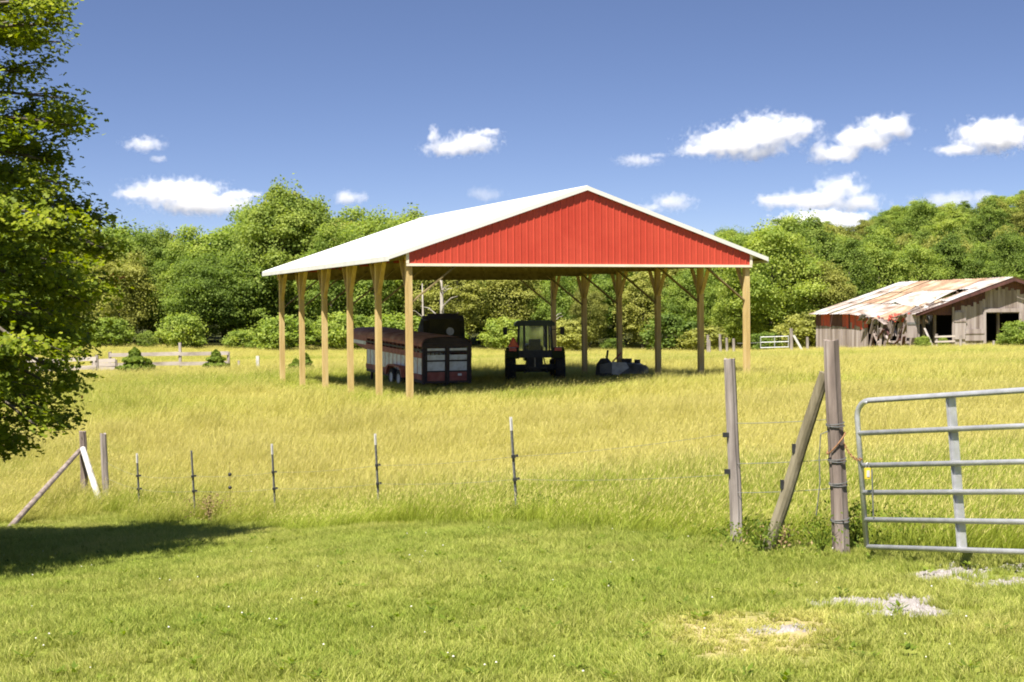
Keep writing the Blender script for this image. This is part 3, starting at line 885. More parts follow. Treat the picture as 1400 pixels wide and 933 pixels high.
# undergrowth shrubs along the foot of the wood
def bush(px, d, hgt, var, label, group=None, wide=1.0, name='shrub'):
    p = on(px, d)
    o = thing(name, label, 'shrub', p, random.random() * 6.28, group)
    s = hgt / 2.2
    o.scale = (s * wide, s * wide, s)
    link('foliage', BUSH[var], o)
    mb = MB()
    for k in range(5):
        a = random.random() * 6.28
        mb.tube([(0, 0, -.1), (math.cos(a) * .3, math.sin(a) * .3, .6), (math.cos(a) * .8, math.sin(a) * .8, 1.4)], [.04, .03, .01], 5)
    mb.obj('stem', M['bark'], o, True)
    return o
GS = 'leafy undergrowth shrubs along the foot of the wood'
px = -200
while px < 1160:
    bush(px, random.uniform(134, 140) if px < 960 else random.uniform(131, 134), random.uniform(1.2, 3.6), (bv := random.choice((0, 0, 1, 2))), ('green', 'pale olive', 'dark green')[bv] + ' shrub at the foot of the wood, ' + ('behind the left rail fences' if px < 340 else 'behind the left shelter posts' if px < 560 else 'seen behind the trailer' if px < 690 else 'seen behind the tractor' if px < 780 else 'seen between the right shelter posts' if px < 1020 else 'behind the low pipe gate'), GS, random.uniform(1.0, 1.6))
    px += random.uniform(40, 85)

# ------------------------------------------------------------------ post frame shelter
shed = thing('pole_shelter', 'open sided pole barn with red metal gable, white metal roof and yellow pine posts', 'pole barn', S(0, 0, g1(SX, SY)), SYAW)
Z0 = shed.location.z
SL = (ZR - ZE) / (WID / 2 + OHE)               # roof slope
zroof = lambda a: ZR - abs(a - WID / 2) * SL - Z0
def sg(a, b_):                                  # ground height in shelter coordinates
    p = S(a, b_)
    return g1(p.x, p.y) - Z0
EV = zroof(0)
post_me = {}
for side, a0 in ((0, 0.0), (1, WID)):
    s_ = 1 if side == 0 else -1
    for i in range(NB + 1):
        b_ = i * BAY
        if i == 0: b_ += .12
        if i == NB: b_ -= .12
        g_ = sg(a0, b_)
        mb = MB()
        for k in range(3):                       # laminated post: three planks
            x0 = a0 - .095 * (1 if side else 0) * 2 + k * .0633 + (.0 if side == 0 else 0)
            mb.box(x0, x0 + .0615, b_ - .085 + (.002 if k == 1 else 0), b_ + .085 - (.002 if k == 1 else 0), g_ - .5, zroof(a0) - .20)
        post = mb.obj('post', M['post'], shed)
        # knee braces along the wall line and one inward to the truss
        for sgn in (-1, 1):
            if (i == 0 and sgn < 0) or (i == NB and sgn > 0):
                continue
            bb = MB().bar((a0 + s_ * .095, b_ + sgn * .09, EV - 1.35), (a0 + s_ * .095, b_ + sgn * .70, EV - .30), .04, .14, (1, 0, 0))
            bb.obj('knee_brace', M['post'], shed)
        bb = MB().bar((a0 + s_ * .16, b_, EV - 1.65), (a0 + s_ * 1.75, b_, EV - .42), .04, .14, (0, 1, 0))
        bb.obj('knee_brace', M['post_shaded'], shed)
# eave headers
for a0 in (.02, WID - .06):
    MB().box(a0 - .01, a0 + .03, .0, LEN, EV - .30, EV - .12).obj('header', M['post_shaded'], shed)
# trusses
for i in range(NB + 1):
    b_ = i * BAY + (.22 if i == 0 else (-.22 if i == NB else .105))
    mb = MB()
    zc = ZB - Z0 + .10
    mb.bar((.1, b_, zc), (WID - .1, b_, zc), .04, .14)
    mb.bar((.0, b_, zroof(0) - .22), (WID / 2, b_, ZR - Z0 - .24), .04, .14)
    mb.bar((WID, b_, zroof(0) - .22), (WID / 2, b_, ZR - Z0 - .24), .04, .14)
    for k, (p, q) in enumerate(((.18, .25), (.35, .25), (.35, .5), (.65, .5), (.65, .75), (.82, .75))):
        mb.bar((WID * p, b_ + .03, zc + .05), (WID * q, b_ + .03, zroof(WID * q) - .28), .035, .09)
    mb.obj('truss', M['post_shaded'], shed)
# purlins
for side in (0, 1):
    for k in range(8):
        a = -.45 + k * .87 if side == 0 else WID + .45 - k * .87
        z = zroof(a) - .14
        MB().box(a - .02, a + .02, -OHG + .02, LEN + OHG - .02, z, z + .09).obj('purlin', M['post_shaded'], shed)
# roof: ribbed sheets, 0.91 m cover each
def roof_sheet(side, b0, b1):
    mb = MB()
    n = 3
    prof = []
    for k in range(n):
        c0 = b0 + (b1 - b0) * k / n; wdt = (b1 - b0) / n
        prof += [(c0, 0), (c0 + wdt * .86, 0), (c0 + wdt * .90, .018), (c0 + wdt * .96, .018)]
    prof.append((b1, 0))
    ae = -OHE if side == 0 else WID + OHE
    ar = WID / 2
    zt = lambda a: zroof(a)
    vs = []
    for (bb, hgt) in prof:
        vs += [(ae, bb, zt(ae) + hgt), (ar, bb, zt(ar) + hgt), (ar, bb, zt(ar) - .03), (ae, bb, zt(ae) - .03)]
    fs = []
    for k in range(len(prof) - 1):
        o = 4 * k
        fs += [(o, o + 4, o + 5, o + 1), (o + 2, o + 6, o + 7, o + 3), (o + 3, o + 7, o + 4, o), (o + 1, o + 5, o + 6, o + 2)]
    fs += [(0, 1, 2, 3), tuple(4 * (len(prof) - 1) + q for q in (3, 2, 1, 0))]
    mb.add(vs, fs)
    return mb.obj('roof_sheet', M['white_metal'], shed)
NS = 18
for side in (0, 1):
    for k in range(NS):
        b0 = -OHG + (LEN + 2 * OHG) * k / NS; b1 = -OHG + (LEN + 2 * OHG) * (k + 1) / NS
        roof_sheet(side, b0, b1 - .001)
# ridge cap
mb = MB()
zr = ZR - Z0
mb.prism([(WID / 2 - .22, zr - .22 * SL + .028), (WID / 2, zr + .045), (WID / 2 + .22, zr - .22 * SL + .028), (WID / 2, zr + .025)], 'y', -OHG - .01, LEN + OHG + .01)
mb.obj('ridge_cap', M['white_metal'], shed)
# rake trim front and back, both slopes
for b0 in (-OHG - .035, LEN + OHG + .005):
    for side in (0, 1):
        ae = -OHE - .01 if side == 0 else WID + OHE + .01
        p = [(ae, zroof(ae) + .03), (WID / 2, zroof(WID / 2) + .03), (WID / 2, zroof(WID / 2) - .11), (ae, zroof(ae) - .11)]
        MB().prism(p, 'y', b0, b0 + .03).obj('rake_trim', M['white_metal'], shed)
# eave fascia
for side in (0, 1):
    a = -OHE if side == 0 else WID + OHE
    z = zroof(a)
    x0, x1 = (a - .03, a - .002) if side == 0 else (a + .002, a + .03)
    MB().box(x0, x1, -OHG, LEN + OHG, z - .16, z - .005).obj('fascia', M['fascia'], shed)
# gable walls of ribbed panels
def gable(b0, facing, mat_):
    npan = 13
    for k in range(npan):
        a0, a1 = WID * k / npan, WID * (k + 1) / npan
        mb = MB()
        prof = []
        ribs = 4
        for q in range(ribs):
            c0 = a0 + (a1 - a0) * q / ribs; wdt = (a1 - a0) / ribs
            prof += [(c0 + wdt * .02, 0), (c0 + wdt * .10, .018), (c0 + wdt * .22, .018), (c0 + wdt * .30, 0), (c0 + wdt * .62, 0), (c0 + wdt * .66, .005), (c0 + wdt * .70, 0)]
        prof.append((a1 - .002, 0))
        if a0 < WID / 2 < a1:
            prof = sorted(prof + [(WID / 2, 0)])
        vs = []
        for (aa, hgt) in prof:
            zt = zroof(aa) - .04
            y0, y1 = b0 + facing * hgt, b0 - facing * .02
            vs += [(aa, y0, ZB - Z0), (aa, y0, zt), (aa, y1, zt), (aa, y1, ZB - Z0)]
        fs = []
        for q in range(len(prof) - 1):
            o = 4 * q
            fs += [(o, o + 1, o + 5, o + 4), (o + 1, o + 2, o + 6, o + 5), (o + 2, o + 3, o + 7, o + 6), (o + 3, o, o + 4, o + 7)]
        fs += [(3, 2, 1, 0), tuple(4 * (len(prof) - 1) + q for q in (0, 1, 2, 3))]
        if facing > 0:
            fs = [f[::-1] for f in fs]
        mb.add(vs, fs)
        mb.obj('siding_panel', mat_, shed)
gable(-.04, -1, M['red_metal'])
gable(LEN + .04, 1, M['red_metal'])
for b0, f_ in ((-.075, 0), (LEN + .045, 1)):
    MB().box(-.03, WID + .03, b0, b0 + .03, ZB - Z0 - .045, ZB - Z0 + .035).obj('base_trim', M['cream_trim'], shed)
    for a0 in (-.04, WID - .05):
        MB().box(a0, a0 + .09, b0 - .004, b0 + .034, ZB - Z0 + .037, zroof(a0) - .03).obj('corner_trim', M['cream_trim'], shed)
# inner header boards behind the gables
for b0 in (.0, LEN - .04):
    MB().box(.1, WID - .1, b0, b0 + .04, ZB - Z0 - .05, ZB - Z0 + .2).obj('girt', M['post_shaded'], shed)

# ------------------------------------------------------------------ wheels
def wheel(parent, c, R, wdt, axis='x', rim_mat='steel_dark', lugs=0, rimr=.55):
    mb = MB()
    h = wdt / 2
    mb.lathe([(R * rimr, -h * .9), (R * .86, -h), (R * .97, -h * .8), (R, -h * .3), (R, h * .3), (R * .97, h * .8), (R * .86, h), (R * rimr, h * .9)], axis, 28, c)
    for k in range(lugs):
        a = 2 * PI * k / lugs
        for s_ in (-1, 1):
            a2 = a + (PI / lugs if s_ > 0 else 0)
            p = Vector((s_ * h * .95, math.cos(a2 - .12) * R * .97, math.sin(a2 - .12) * R * .97)) + Vector(c)
            q = Vector((s_ * h * .02, math.cos(a2 + .05) * R * 1.0, math.sin(a2 + .05) * R * 1.0)) + Vector(c)
            mb.bar(p, q, .045, .06, (0, math.cos(a2), math.sin(a2)))
    ty = mb.obj('tyre', M['rubber'], parent)
    mb = MB()
    mb.lathe([(R * rimr * 1.02, -h * .85), (R * rimr * .9, -h * .5), (R * .2, -h * .35), (R * .16, -h * .6), (.001, -h * .6)], axis, 24, c)
    mb.lathe([(R * rimr * 1.02, h * .85), (R * rimr * .9, h * .5), (R * .2, h * .35), (R * .16, h * .6), (.001, h * .6)], axis, 24, c)
    mb.obj('rim', M[rim_mat], ty, True)
    return ty

# ------------------------------------------------------------------ livestock trailer
tx = on(610, 57.5)
tr = thing('livestock_trailer', 'long gooseneck livestock trailer, rusty red with dull white panels, parked under the shelter', 'trailer', (tx.x, tx.y, tx.z - .02), SYAW, tilt=(math.radians(2.2), 0))
TW, TL, TZ0, TZ1 = .95, 6.9, .42, 1.72
mb = MB().box(-TW, TW, 0, TL, TZ0 - .12, TZ0).box(-.08, .08, .2, TL - .2, TZ0 - .25, TZ0 - .12)
mb.obj('floor_frame', M['trailer_dark'], tr)
for s_ in (-1, 1):
    x0 = s_ * TW
    nb_ = 14
    for k in range(nb_ + 1):
        y = .04 + (TL - .08) * k / nb_
        MB().box(x0 - .03 * (s_ > 0) - .0, x0 + .03 * (s_ < 0), y - .03, y + .03, TZ0, TZ1).obj('upright', M['trailer_red'], tr)
    for k in range(nb_):                       # white lower panels between the uprights
        y0 = .04 + (TL - .08) * k / nb_ + .03; y1 = .04 + (TL - .08) * (k + 1) / nb_ - .03
        MB().box(x0 - .018 * (s_ > 0) - (.002 if s_ > 0 else -.002), x0 + .018 * (s_ < 0) - (.002 if s_ > 0 else -.002), y0, y1, TZ0 + .20, TZ0 + .78).obj('side_panel', M['trailer_white'], tr)
    for z, h_, mt in ((TZ0, .19, 'trailer_red'), (TZ0 + .79, .20, 'trailer_red'), (TZ0 + 1.05, .07, 'trailer_dark'), (TZ1 - .09, .12, 'trailer_red')):
        MB().box(x0 - .012 - (.012 if s_ < 0 else 0), x0 + .012 + (.012 if s_ > 0 else 0), .0, TL, z, z + h_).obj('side_rail', M[mt], tr)
    # fender and wheels
    fm = MB()
    pr = [(1.45, .42), (1.6, .72), (1.85, .82), (3.15, .82), (3.4, .72), (3.55, .42), (3.45, .42), (3.3, .66), (3.12, .77), (1.88, .77), (1.68, .66), (1.55, .42)]
    fm.prism(pr, 'x', x0 + s_ * .03, x0 + s_ * .30)
    fm.obj('fender', M['trailer_red'], tr)
    for yy in (2.05, 2.95):
        wheel(tr, (x0 + s_ * .15, yy, .34), .34, .2, rim_mat='trailer_white')
# arched roof
def arch(y0, y1, w_, z0, h_, n=10, th=.03):
    vs = []; fs = []
    for yy in (y0, y1):
        for q in range(n + 1):
            a = PI * q / n
            vs.append((-w_ * math.copysign(abs(math.cos(a)) ** .55, math.cos(a)), yy, z0 + h_ * math.sin(a) ** .8))
    for q in range(n):
        fs.append((q, q + 1, n + 2 + q, n + 1 + q))
    m1 = MB().add(vs, fs)
    vs2 = [(x * .97, yy, z - th) for x, yy, z in vs]
    m1.add(vs2, [f[::-1] for f in fs])
    return m1
rf = arch(-.02, TL + 2.3, TW + .02, TZ1, .26)
rf.obj('roof', M['trailer_roof'], tr, True)
# rear: arch filler painted dark as the shaded opening, two swing gates
vs = [(-TW * math.copysign(abs(math.cos(PI * q / 10)) ** .55, math.cos(PI * q / 10)), 0.0, TZ1 + .25 * math.sin(PI * q / 10) ** .8) for q in range(11)]
MB().prism([(v_[0], v_[2]) for v_ in vs], 'y', .06, .09).obj('rear_arch_shade', M['trailer_dark'], tr)
for a, b_ in ((-TW, -TW + .11), (TW - .11, TW)):
    MB().box(a, b_, -.04, .06, TZ0 - .15, TZ1 + .02).obj('rear_post', M['trailer_dark'], tr)
MB().box(-TW + .112, TW - .112, -.035, .05, TZ1 - .12, TZ1 + .03).obj('rear_header', M['trailer_dark'], tr)
for s_, nm in ((-1, 'rear_gate'), (1, 'rear_gate')):
    g0, g1_ = (-TW + .12, -.03) if s_ < 0 else (.03, TW - .12)
    mb = MB()
    for z0_, z1_ in ((TZ0 - .12, TZ0 - .04), (TZ0 + .28, TZ0 + .33), (TZ0 + .66, TZ0 + .72), (TZ0 + .99, TZ0 + 1.06)):
        mb.box(g0, g1_, -.05, -.02, z0_, z1_)
    mb.box(g0, g0 + .06, -.055, -.015, TZ0 - .12, TZ1 - .13).box(g1_ - .06, g1_, -.055, -.015, TZ0 - .12, TZ1 - .13)
    ga = mb.obj(nm, M['trailer_dark'], tr)
    for z0_, z1_, mt in ((TZ0 - .04, TZ0 + .28, 'trailer_red'), (TZ0 + .33, TZ0 + .66, 'trailer_white'), (TZ0 + .72, TZ0 + .91, 'trailer_white'), (TZ0 + 1.06, TZ0 + 1.15, 'trailer_white')):
        MB().box(g0 + .062, g1_ - .062, -.04, -.022, z0_ + .002, z1_ - .002).obj('panel', M[mt], ga)
MB().box(-.03, .03, -.09, -.03, TZ0 - .2, TZ1 - .1).obj('latch_bar', M['trailer_dark'], tr)
MB().box(.42, .56, -.06, -.042, TZ0 + .14, TZ0 + .22).obj('number_plate', M['trailer_white'], tr)
# gooseneck nose
mb = MB()
mb.prism([(TL, TZ0 + .75), (TL + 1.2, TZ0 + .85), (TL + 2.3, TZ0 + 1.02), (TL + 2.3, TZ1), (TL, TZ1)], 'x', -TW, TW)
mb.obj('gooseneck_nose', M['trailer_red'], tr)
for s_ in (-1, 1):
    MB().box(s_ * TW - .01, s_ * TW + .01, TL + .1, TL + 2.2, TZ1 - .36, TZ1 - .22).obj('nose_band', M['trailer_white'], tr)
MB().bar((0, TL + 1.9, TZ0 + .9), (0, TL + 1.9, .55), .11).bar((0, TL + 1.9, .9), (0, TL + .3, .45), .09).obj('coupler', M['trailer_dark'], tr)
for s_ in (-1, 1):
    MB().box(s_ * .6 - .04, s_ * .6 + .04, TL + .35, TL + .45, -.35, TZ0 + .6).obj('landing_leg', M['trailer_dark'], tr)

# ------------------------------------------------------------------ round baler beyond the trailer
bp = on(606, 64.5)
bl = thing('round_baler', 'dark round baler with humped top rising behind the livestock trailer', 'baler', bp, .12)
mb = MB()
hump = [(-.55, .55), (-.75, 1.1), (-.72, 1.9), (-.45, 2.55), (.1, 2.78), (.7, 2.7), (1.1, 2.3), (1.3, 1.5), (1.25, .7), (.9, .45)]
mb.prism(hump, 'x', -.62, .62)
mb.obj('bale_chamber', M['baler'], bl)
for s_ in (-1, 1):
    MB().prism([(p[0] * .96 + .02, p[1] * .94 + .08) for p in hump], 'x', s_ * .63, s_ * .84).obj('side_shield', M['baler'], bl)
    wheel(bl, (s_ * 1.0, .3, .45), .45, .3)
MB().box(-.5, .5, -1.6, -.56, .55, .75).bar((0, -1.5, .6), (0, -2.6, .5), .14).obj('drawbar', M['steel_dark'], bl)
MB().lathe([(.001, -.03), (.16, -.03), (.16, .0), (.001, .0)], 'y', 16, (.22, -.80, 2.05)).obj('round_lamp', M['steel'], bl)
MB().bar((-.95, -.3, 1.9), (-.78, -.3, 2.55), .12, .3).obj('grey_guard', M['mower'], bl)

# ------------------------------------------------------------------ tractor seen from behind
tp = on(731, 61)
tc_ = thing('tractor', 'dark compact cab tractor seen from behind with orange triangle sign under the shelter', 'tractor', tp, .03)
for s_ in (-1, 1):
    wl = wheel(tc_, (s_ * .90, 0, .60), .62, .38, lugs=16, rim_mat='yellow', rimr=.5)
    wheel(tc_, (s_ * .78, 1.95, .40), .41, .26, lugs=12, rim_mat='yellow', rimr=.5)
MB().bar((-.9, 0, .6), (.9, 0, .6), .2).box(-.28, .28, -.35, .9, .42, .95).box(-.2, .2, .9, 2.2, .45, .8).obj('transmission', M['steel_dark'], tc_)
MB().bar((-.7, 1.95, .42), (.7, 1.95, .42), .12).obj('front_axle', M['steel_dark'], tc_)
mb = MB().prism([(-.34, .8), (-.36, 1.3), (-.26, 1.42), (.26, 1.42), (.36, 1.3), (.34, .8)], 'y', .95, 2.55)
mb.obj('hood', M['tractor'], tc_)
for s_ in (-1, 1):
    pr = [(-.62, .95), (-.5, 1.2), (-.2, 1.32), (.25, 1.32), (.5, 1.1), (.46, 1.06), (.22, 1.25), (-.18, 1.25), (-.44, 1.14), (-.56, .92)]
    fe = MB().prism(pr, 'x', s_ * .60, s_ * 1.06).obj('fender', M['tractor'], tc_)
    MB().box(s_ * .82 - .13, s_ * .82 + .13, -.57, -.51, 1.20, 1.31).obj('taillight', M['taillight'], tc_)
# cab frame
for s_ in (-1, 1):
    MB().bar((s_ * .62, -.45, 1.15), (s_ * .58, -.35, 2.12), .07).obj('cab_pillar', M['black'], tc_)
    MB().bar((s_ * .60, .95, .95), (s_ * .56, .75, 2.12), .07).obj('cab_pillar', M['black'], tc_)
    MB().bar((s_ * .40, -.50, .95), (s_ * .40, -.37, 2.12), .08).obj('cab_pillar', M['black'], tc_)
MB().box(-.64, .64, -.50, -.42, .95, 1.22).obj('cab_rear_panel', M['black'], tc_)
mb = MB().prism([(-.74, 2.10), (-.72, 2.22), (-.6, 2.30), (.6, 2.30), (.72, 2.22), (.74, 2.10)], 'y', -.50, .95)
mb.obj('cab_roof', M['tractor'], tc_)
MB().box(-.36, .36, -.44, -.43, 1.22, 2.08).obj('rear_window', M['glass'], tc_)
MB().box(-.52, .52, .80, .81, 1.2, 2.08).obj('windscreen', M['glass'], tc_)
for s_ in (-1, 1):
    MB().box(s_ * .50 - .07, s_ * .50 + .07, -.425, -.415, 1.25, 2.08).obj('quarter_window', M['glass'], tc_)
    MB().box(s_ * .585 - .004, s_ * .585 + .004, -.28, .68, 1.2, 2.06).obj('side_window', M['glass'], tc_)
    arm = MB().bar((s_ * .58, .7, 1.95), (s_ * .98, .72, 1.98), .03)
    ar_ = arm.obj('mirror_arm', M['black'], tc_)
    MB().box(s_ * 1.06 - .08, s_ * 1.06 + .08, .70, .74, 1.78, 2.06).obj('mirror', M['black'], ar_)
MB().box(-.22, .22, .05, .45, .95, 1.3).box(-.22, .22, -.02, .06, 1.2, 1.62).obj('seat', M['black'], tc_)
MB().tube([(0, .75, 1.1), (0, .55, 1.42)], .025, 6).obj('steering_column', M['black'], tc_)
tc_.scale = (1.06, 1.06, 1.06)
# slow vehicle triangle
sm = MB().prism([(-.20, 0), (-.17, -.02), (.17, -.02), (.20, 0), (.03, .33), (-.03, .33)], 'y', -.60, -.585)
smo = sm.obj('warning_triangle', M['smv_rim'], tc_)
smo.location = (-.80, .0, 1.36)
smi = MB().prism([(-.155, .012), (.155, .012), (0, .285)], 'y', -.606, -.601).obj('orange_field', M['smv'], smo)
# three point hitch
MB().bar((-.02, -.4, 1.12), (-.02, -.62, .62), .05).obj('top_link', M['steel'], tc_)
MB().box(-.38, .38, -.72, -.66, .56, .62).obj('drawbar_plate', M['steel_dark'], tc_)
for s_ in (-1, 1):
    MB().bar((s_ * .25, -.3, .5), (s_ * .42, -1.0, .45), .06).obj('lift_arm', M['steel_dark'], tc_)
    MB().bar((s_ * .3, -.32, 1.0), (s_ * .38, -.75, .48), .035).obj('lift_rod', M['steel_dark'], tc_)
MB().tube([(.42, 1.3, 1.3), (.42, 1.3, 2.2)], .04, 8).obj('exhaust', M['steel_dark'], tc_)

# ------------------------------------------------------------------ rotary mower on the grass
mp_ = on(852, 62)
mo = thing('rotary_mower', 'grey rotary mower implement with dull red bar resting in grass beside tractor', 'mower', mp_, -.25)
mb = MB().prism([(-.85, .28), (-.85, .62), (-.5, .70), (.55, .66), (.9, .45), (.9, .25)], 'y', -.5, .6)
mb.obj('deck', M['mower'], mo)
MB().prism([(-.35, .25), (-.35, .72), (.2, .70), (.32, .5), (-.1, .2)], 'y', -.56, -.51).obj('side_skirt', M['steel'], mo)
MB().prism([(-1.05, .1), (-1.0, .62), (-.82, .86), (-.62, .84), (-.42, .62), (-.40, .15)], 'y', -.45, .1).obj('side_case', M['steel_dark'], mo)
MB().bar((-.66, -.2, .6), (-.58, -.2, 1.18), .07).bar((-.66, -.2, .95), (-.50, -.2, .7), .05).obj('hitch_mast', M['steel_dark'], mo)
MB().bar((-.38, -.3, .72), (-.02, -.3, 1.08), .055).obj('lift_bar', M['mower_red'], mo)
MB().box(-.05, .3, -.1, .25, .68, .84).lathe([(.001, 0), (.12, 0), (.12, .14), (.001, .14)], 'z', 12, (.55, .05, .66)).obj('gearbox', M['steel_dark'], mo)
wheel(mo, (.78, .55, .26), .24, .14, rim_mat='mower')
MB().prism([(.3, .3), (.35, .66), (.95, .60), (1.05, .52), (.8, .3)], 'y', -.50, -.44).obj('rear_guard', M['mower'], mo)

# ------------------------------------------------------------------ near fence: steel posts
def t_post(px, top, d, label, lean, white=True, bare_top=False):
    base = on(px, d)
    ztop = PX(px, top, d).z
    H = ztop - base.z
    o = thing('fence_post', label, 'fence post', base, .1, 'steel fence posts along the mowing line', tilt=(0, lean))
    mb = MB()
    mb.box(-.017, .017, -.002, .002, -.3, H - (.17 if white else 0)).box(-.002, .002, -.022, -.002, -.3, H - (.17 if white else 0))
    for k in range(int(H / .055)):
        mb.box(-.006, .006, -.027, -.022, .05 + k * .055, .068 + k * .055) if .07 + k * .055 < H - .2 else None
    mb.obj('shaft', M['tpost'], o)
    if white:
        MB().box(-.018, .018, -.003, .003, H - .168, H).box(-.0025, .0025, -.024, -.003, H - .168, H).obj('white_tip', M['white_pole'], o)
    for z in (H * .62, H * .40):
        mb = MB().box(-.025, .025, -.05, .02, z - .018, z + .018).box(.03, .06, -.045, -.015, z - .008, z + .022)
        mb.obj('insulator', M['black'], o)
    return o, base, H
TP = []
TP.append(t_post(705, 570, 19.4, 'tallest white tipped steel fence post, in front of the shelter middle', -.055))
TP.append(t_post(516, 593, 23.3, 'white tipped steel fence post second from the wooden pair of posts', -.04))
TP.append(t_post(374, 607, 24.9, 'white tipped steel fence post beside pale bleached hay', -.04))
TP.append(t_post(264, 616, 25.8, 'plain dark steel fence post without a white tip, in the tree shadow', -.045, white=False))
TP.append(t_post(188, 620, 27.2, 'short white tipped steel fence post nearest the wooden corner posts', -.035))
# thin rod with two insulators
b0 = on(312, 25.3)
ro = thing('rod_post', 'thin pale rod post with two dark insulators between the steel posts', 'fence post', b0)
MB().tube([(0, 0, -.2), (.0, 0, .92)], .003, 6).obj('rod', M['dry_twig'], ro)
for py in (649, 667):
    z = PX(313, py, 25.3).z - b0.z
    MB().lathe([(.004, -.03), (.026, -.02), (.03, 0), (.026, .02), (.004, .03)], 'z', 10, (0, 0, z)).obj('insulator', M['black'], ro, True)

# wooden posts
def round_post(name, px_t, py_t, px_b, d, r, mat_, label, base_sink=.4, square=False, group=None):
    base = on(px_b, d); top = PX(px_t, py_t, d)
    o = thing(name, label, 'fence post', base, 0, group)
    tv = top - base
    mb = MB()
    n = 12
    pts = []; rad = []
    for k in range(7):
        f = k / 6
        pts.append(tv * f + Vector((0, 0, -base_sink * (1 - f) * (k == 0))) + Vector((random.uniform(-.006, .006), random.uniform(-.006, .006), 0)))
        rad.append(r * (1.06 - .10 * f) * random.uniform(.97, 1.03))
    n = 18
    gro = [1 - (.14 if random.random() < .28 else 0) - random.uniform(0, .05) for k in range(n)]
    vs = []; fs = []
    for i, p in enumerate(pts):
        for k in range(n):
            a = 2 * PI * k / n
            q = rad[i] * gro[k] * random.uniform(.97, 1.03)
            vs.append(p + Vector((math.cos(a) * q, math.sin(a) * q, random.uniform(-.012, .012) if i == len(pts) - 1 else 0)))
    for i in range(len(pts) - 1):
        for k in range(n):
            fs.append((i * n + k, i * n + (k + 1) % n, (i + 1) * n + (k + 1) % n, (i + 1) * n + k))
    c_ = len(vs); vs.append(pts[-1] + Vector((0, 0, -.004)))
    fs += [((len(pts) - 1) * n + k, (len(pts) - 1) * n + (k + 1) % n, c_) for k in range(n)]
    mb.add(vs, fs)
    mb.obj('shaft', mat_, o, False)
    return o, base, top
PA, pa_b, pa_t = round_post('wooden_post', 997, 491, 1006, 15.0, .058, M['grey_wood'], 'grey weathered wooden post left of the leaning brace pole')
PB, pb_b, pb_t = round_post('gate_post', 1136, 465, 1149, 13.8, .072, M['rust_wood'], 'thick grey wooden gate post wrapped with rusty wire beside the metal gate')
for z in (1.14, .95 - .12, .62, .30):
    mb = MB()
    for q in range(2):
        pts = []
        for k in range(15):
            a = 2 * PI * k / 14
            rr_ = .079
            f = (z + q * .018) / (pb_t - pb_b).z
            c0 = (pb_t - pb_b) * f
            pts.append((c0.x + math.cos(a) * rr_, c0.y + math.sin(a) * rr_, c0.z + .01 * math.sin(a + q)))
        mb.tube(pts, .005, 5, False)
    mb.obj('wire_wrap', M['tpost'], PB)
for z, s_ in ((1.05, 0), (.70, 0)):
    f = z / (pa_t - pa_b).z
    c0 = (pa_t - pa_b) * f
    MB().box(c0.x - .095, c0.x - .035, c0.y - .04, c0.y - .0, c0.z - .02, c0.z + .025).obj('insulator', M['black'], PA)
# leaning brace
bb_, bt_ = on(1046, 14.2), PX(1128, 510, 13.9)
br_ = thing('brace_pole', 'mossy round pole leaning diagonally against the gate post', 'brace pole', bb_)
tv = bt_ - bb_
MB().tube([tv * -.08, tv * .3 + Vector((.01, 0, 0)), tv * .65, tv], [.062, .06, .056, .05], 12, jit=.04).obj('shaft', M['brace_wood'], br_)
for f in (.38, .58):
    c0 = tv * f
    MB().box(c0.x - .075, c0.x - .045, c0.y - .03, c0.y + .0, c0.z - .03, c0.z + .05).obj('staple_knot', M['black'], br_)
# corner posts at the left
PC, pc_b, pc_t = round_post('wooden_post', 113, 590, 113, 29.2, .068, M['rust_wood'], 'brown corner post at left where two diagonal poles meet')
PD, pd_b, pd_t = round_post('wooden_post', 141, 593, 143, 28.6, .062, M['grey_wood'], 'dark grey upright post just right of the white diagonal pole')
a0, a1 = G(14, 722), PX(109, 616, 29.1)
o = thing('brace_pole', 'long brown pole sloping down left from the corner post', 'brace pole', a0)
MB().tube([(a1 - a0) * -.04, (a1 - a0) * .5, (a1 - a0)], [.05, .046, .04], 10, jit=.04).obj('shaft', M['rust_wood'], o)
a0, a1 = on(136, 28.2), PX(113, 613, 29.0)
o = thing('brace_pole', 'white painted pole leaning between the two left posts', 'brace pole', a0)
MB().tube([(a1 - a0) * -.04, (a1 - a0) * .5, (a1 - a0)], [.06, .056, .05], 10, jit=.02).obj('shaft', M['white_pole'], o)

# strand wires
def strand(pts, r, label, sag=.03):
    mb = MB()
    P = []
    for i in range(len(pts) - 1):
        a, b_ = Vector(pts[i]), Vector(pts[i + 1])
        n = 8
        for k in range(n + (i == len(pts) - 2)):
            f = k / n
            P.append(a.lerp(b_, f) - Vector((0, 0, sag * 4 * f * (1 - f))))
    mb.tube(P, r, 4)
    o = mb.obj('fence_wire', M['wire'])
    tag(o, label, 'wire', 'strand wires on the near fence')
def up_at(tpost, fr):
    o, b_, H = tpost
    return b_ + Vector((0, -.03, H * fr))
for fr, nm in ((.62, 'upper'), (.40, 'middle')):
    pts = [pd_b + (pd_t - pd_b) * fr] + [up_at(t_, fr) for t_ in TP[::-1]] + [pa_b + (pa_t - pa_b) * (fr - .02) + Vector((-.05, -.04, 0))]
    strand(pts, .0016, nm + ' thin electric wire running along the steel posts')
for py, nm in ((573, 'topmost'), (628, 'middle'), (668, 'lowest')):
    zb_ = PX(1140, py, 13.8)
    za_ = PX(1003, py + 6, 15.0)
    strand([za_, zb_], .0028, nm + ' wire strand crossing the brace pole to the gate post', .01)
mb = MB()
pts = [PX(1132, 590, 13.7), PX(1122, 594, 13.68), PX(1120, 625, 13.68), PX(1121, 660, 13.66), PX(1116, 705, 13.66)]
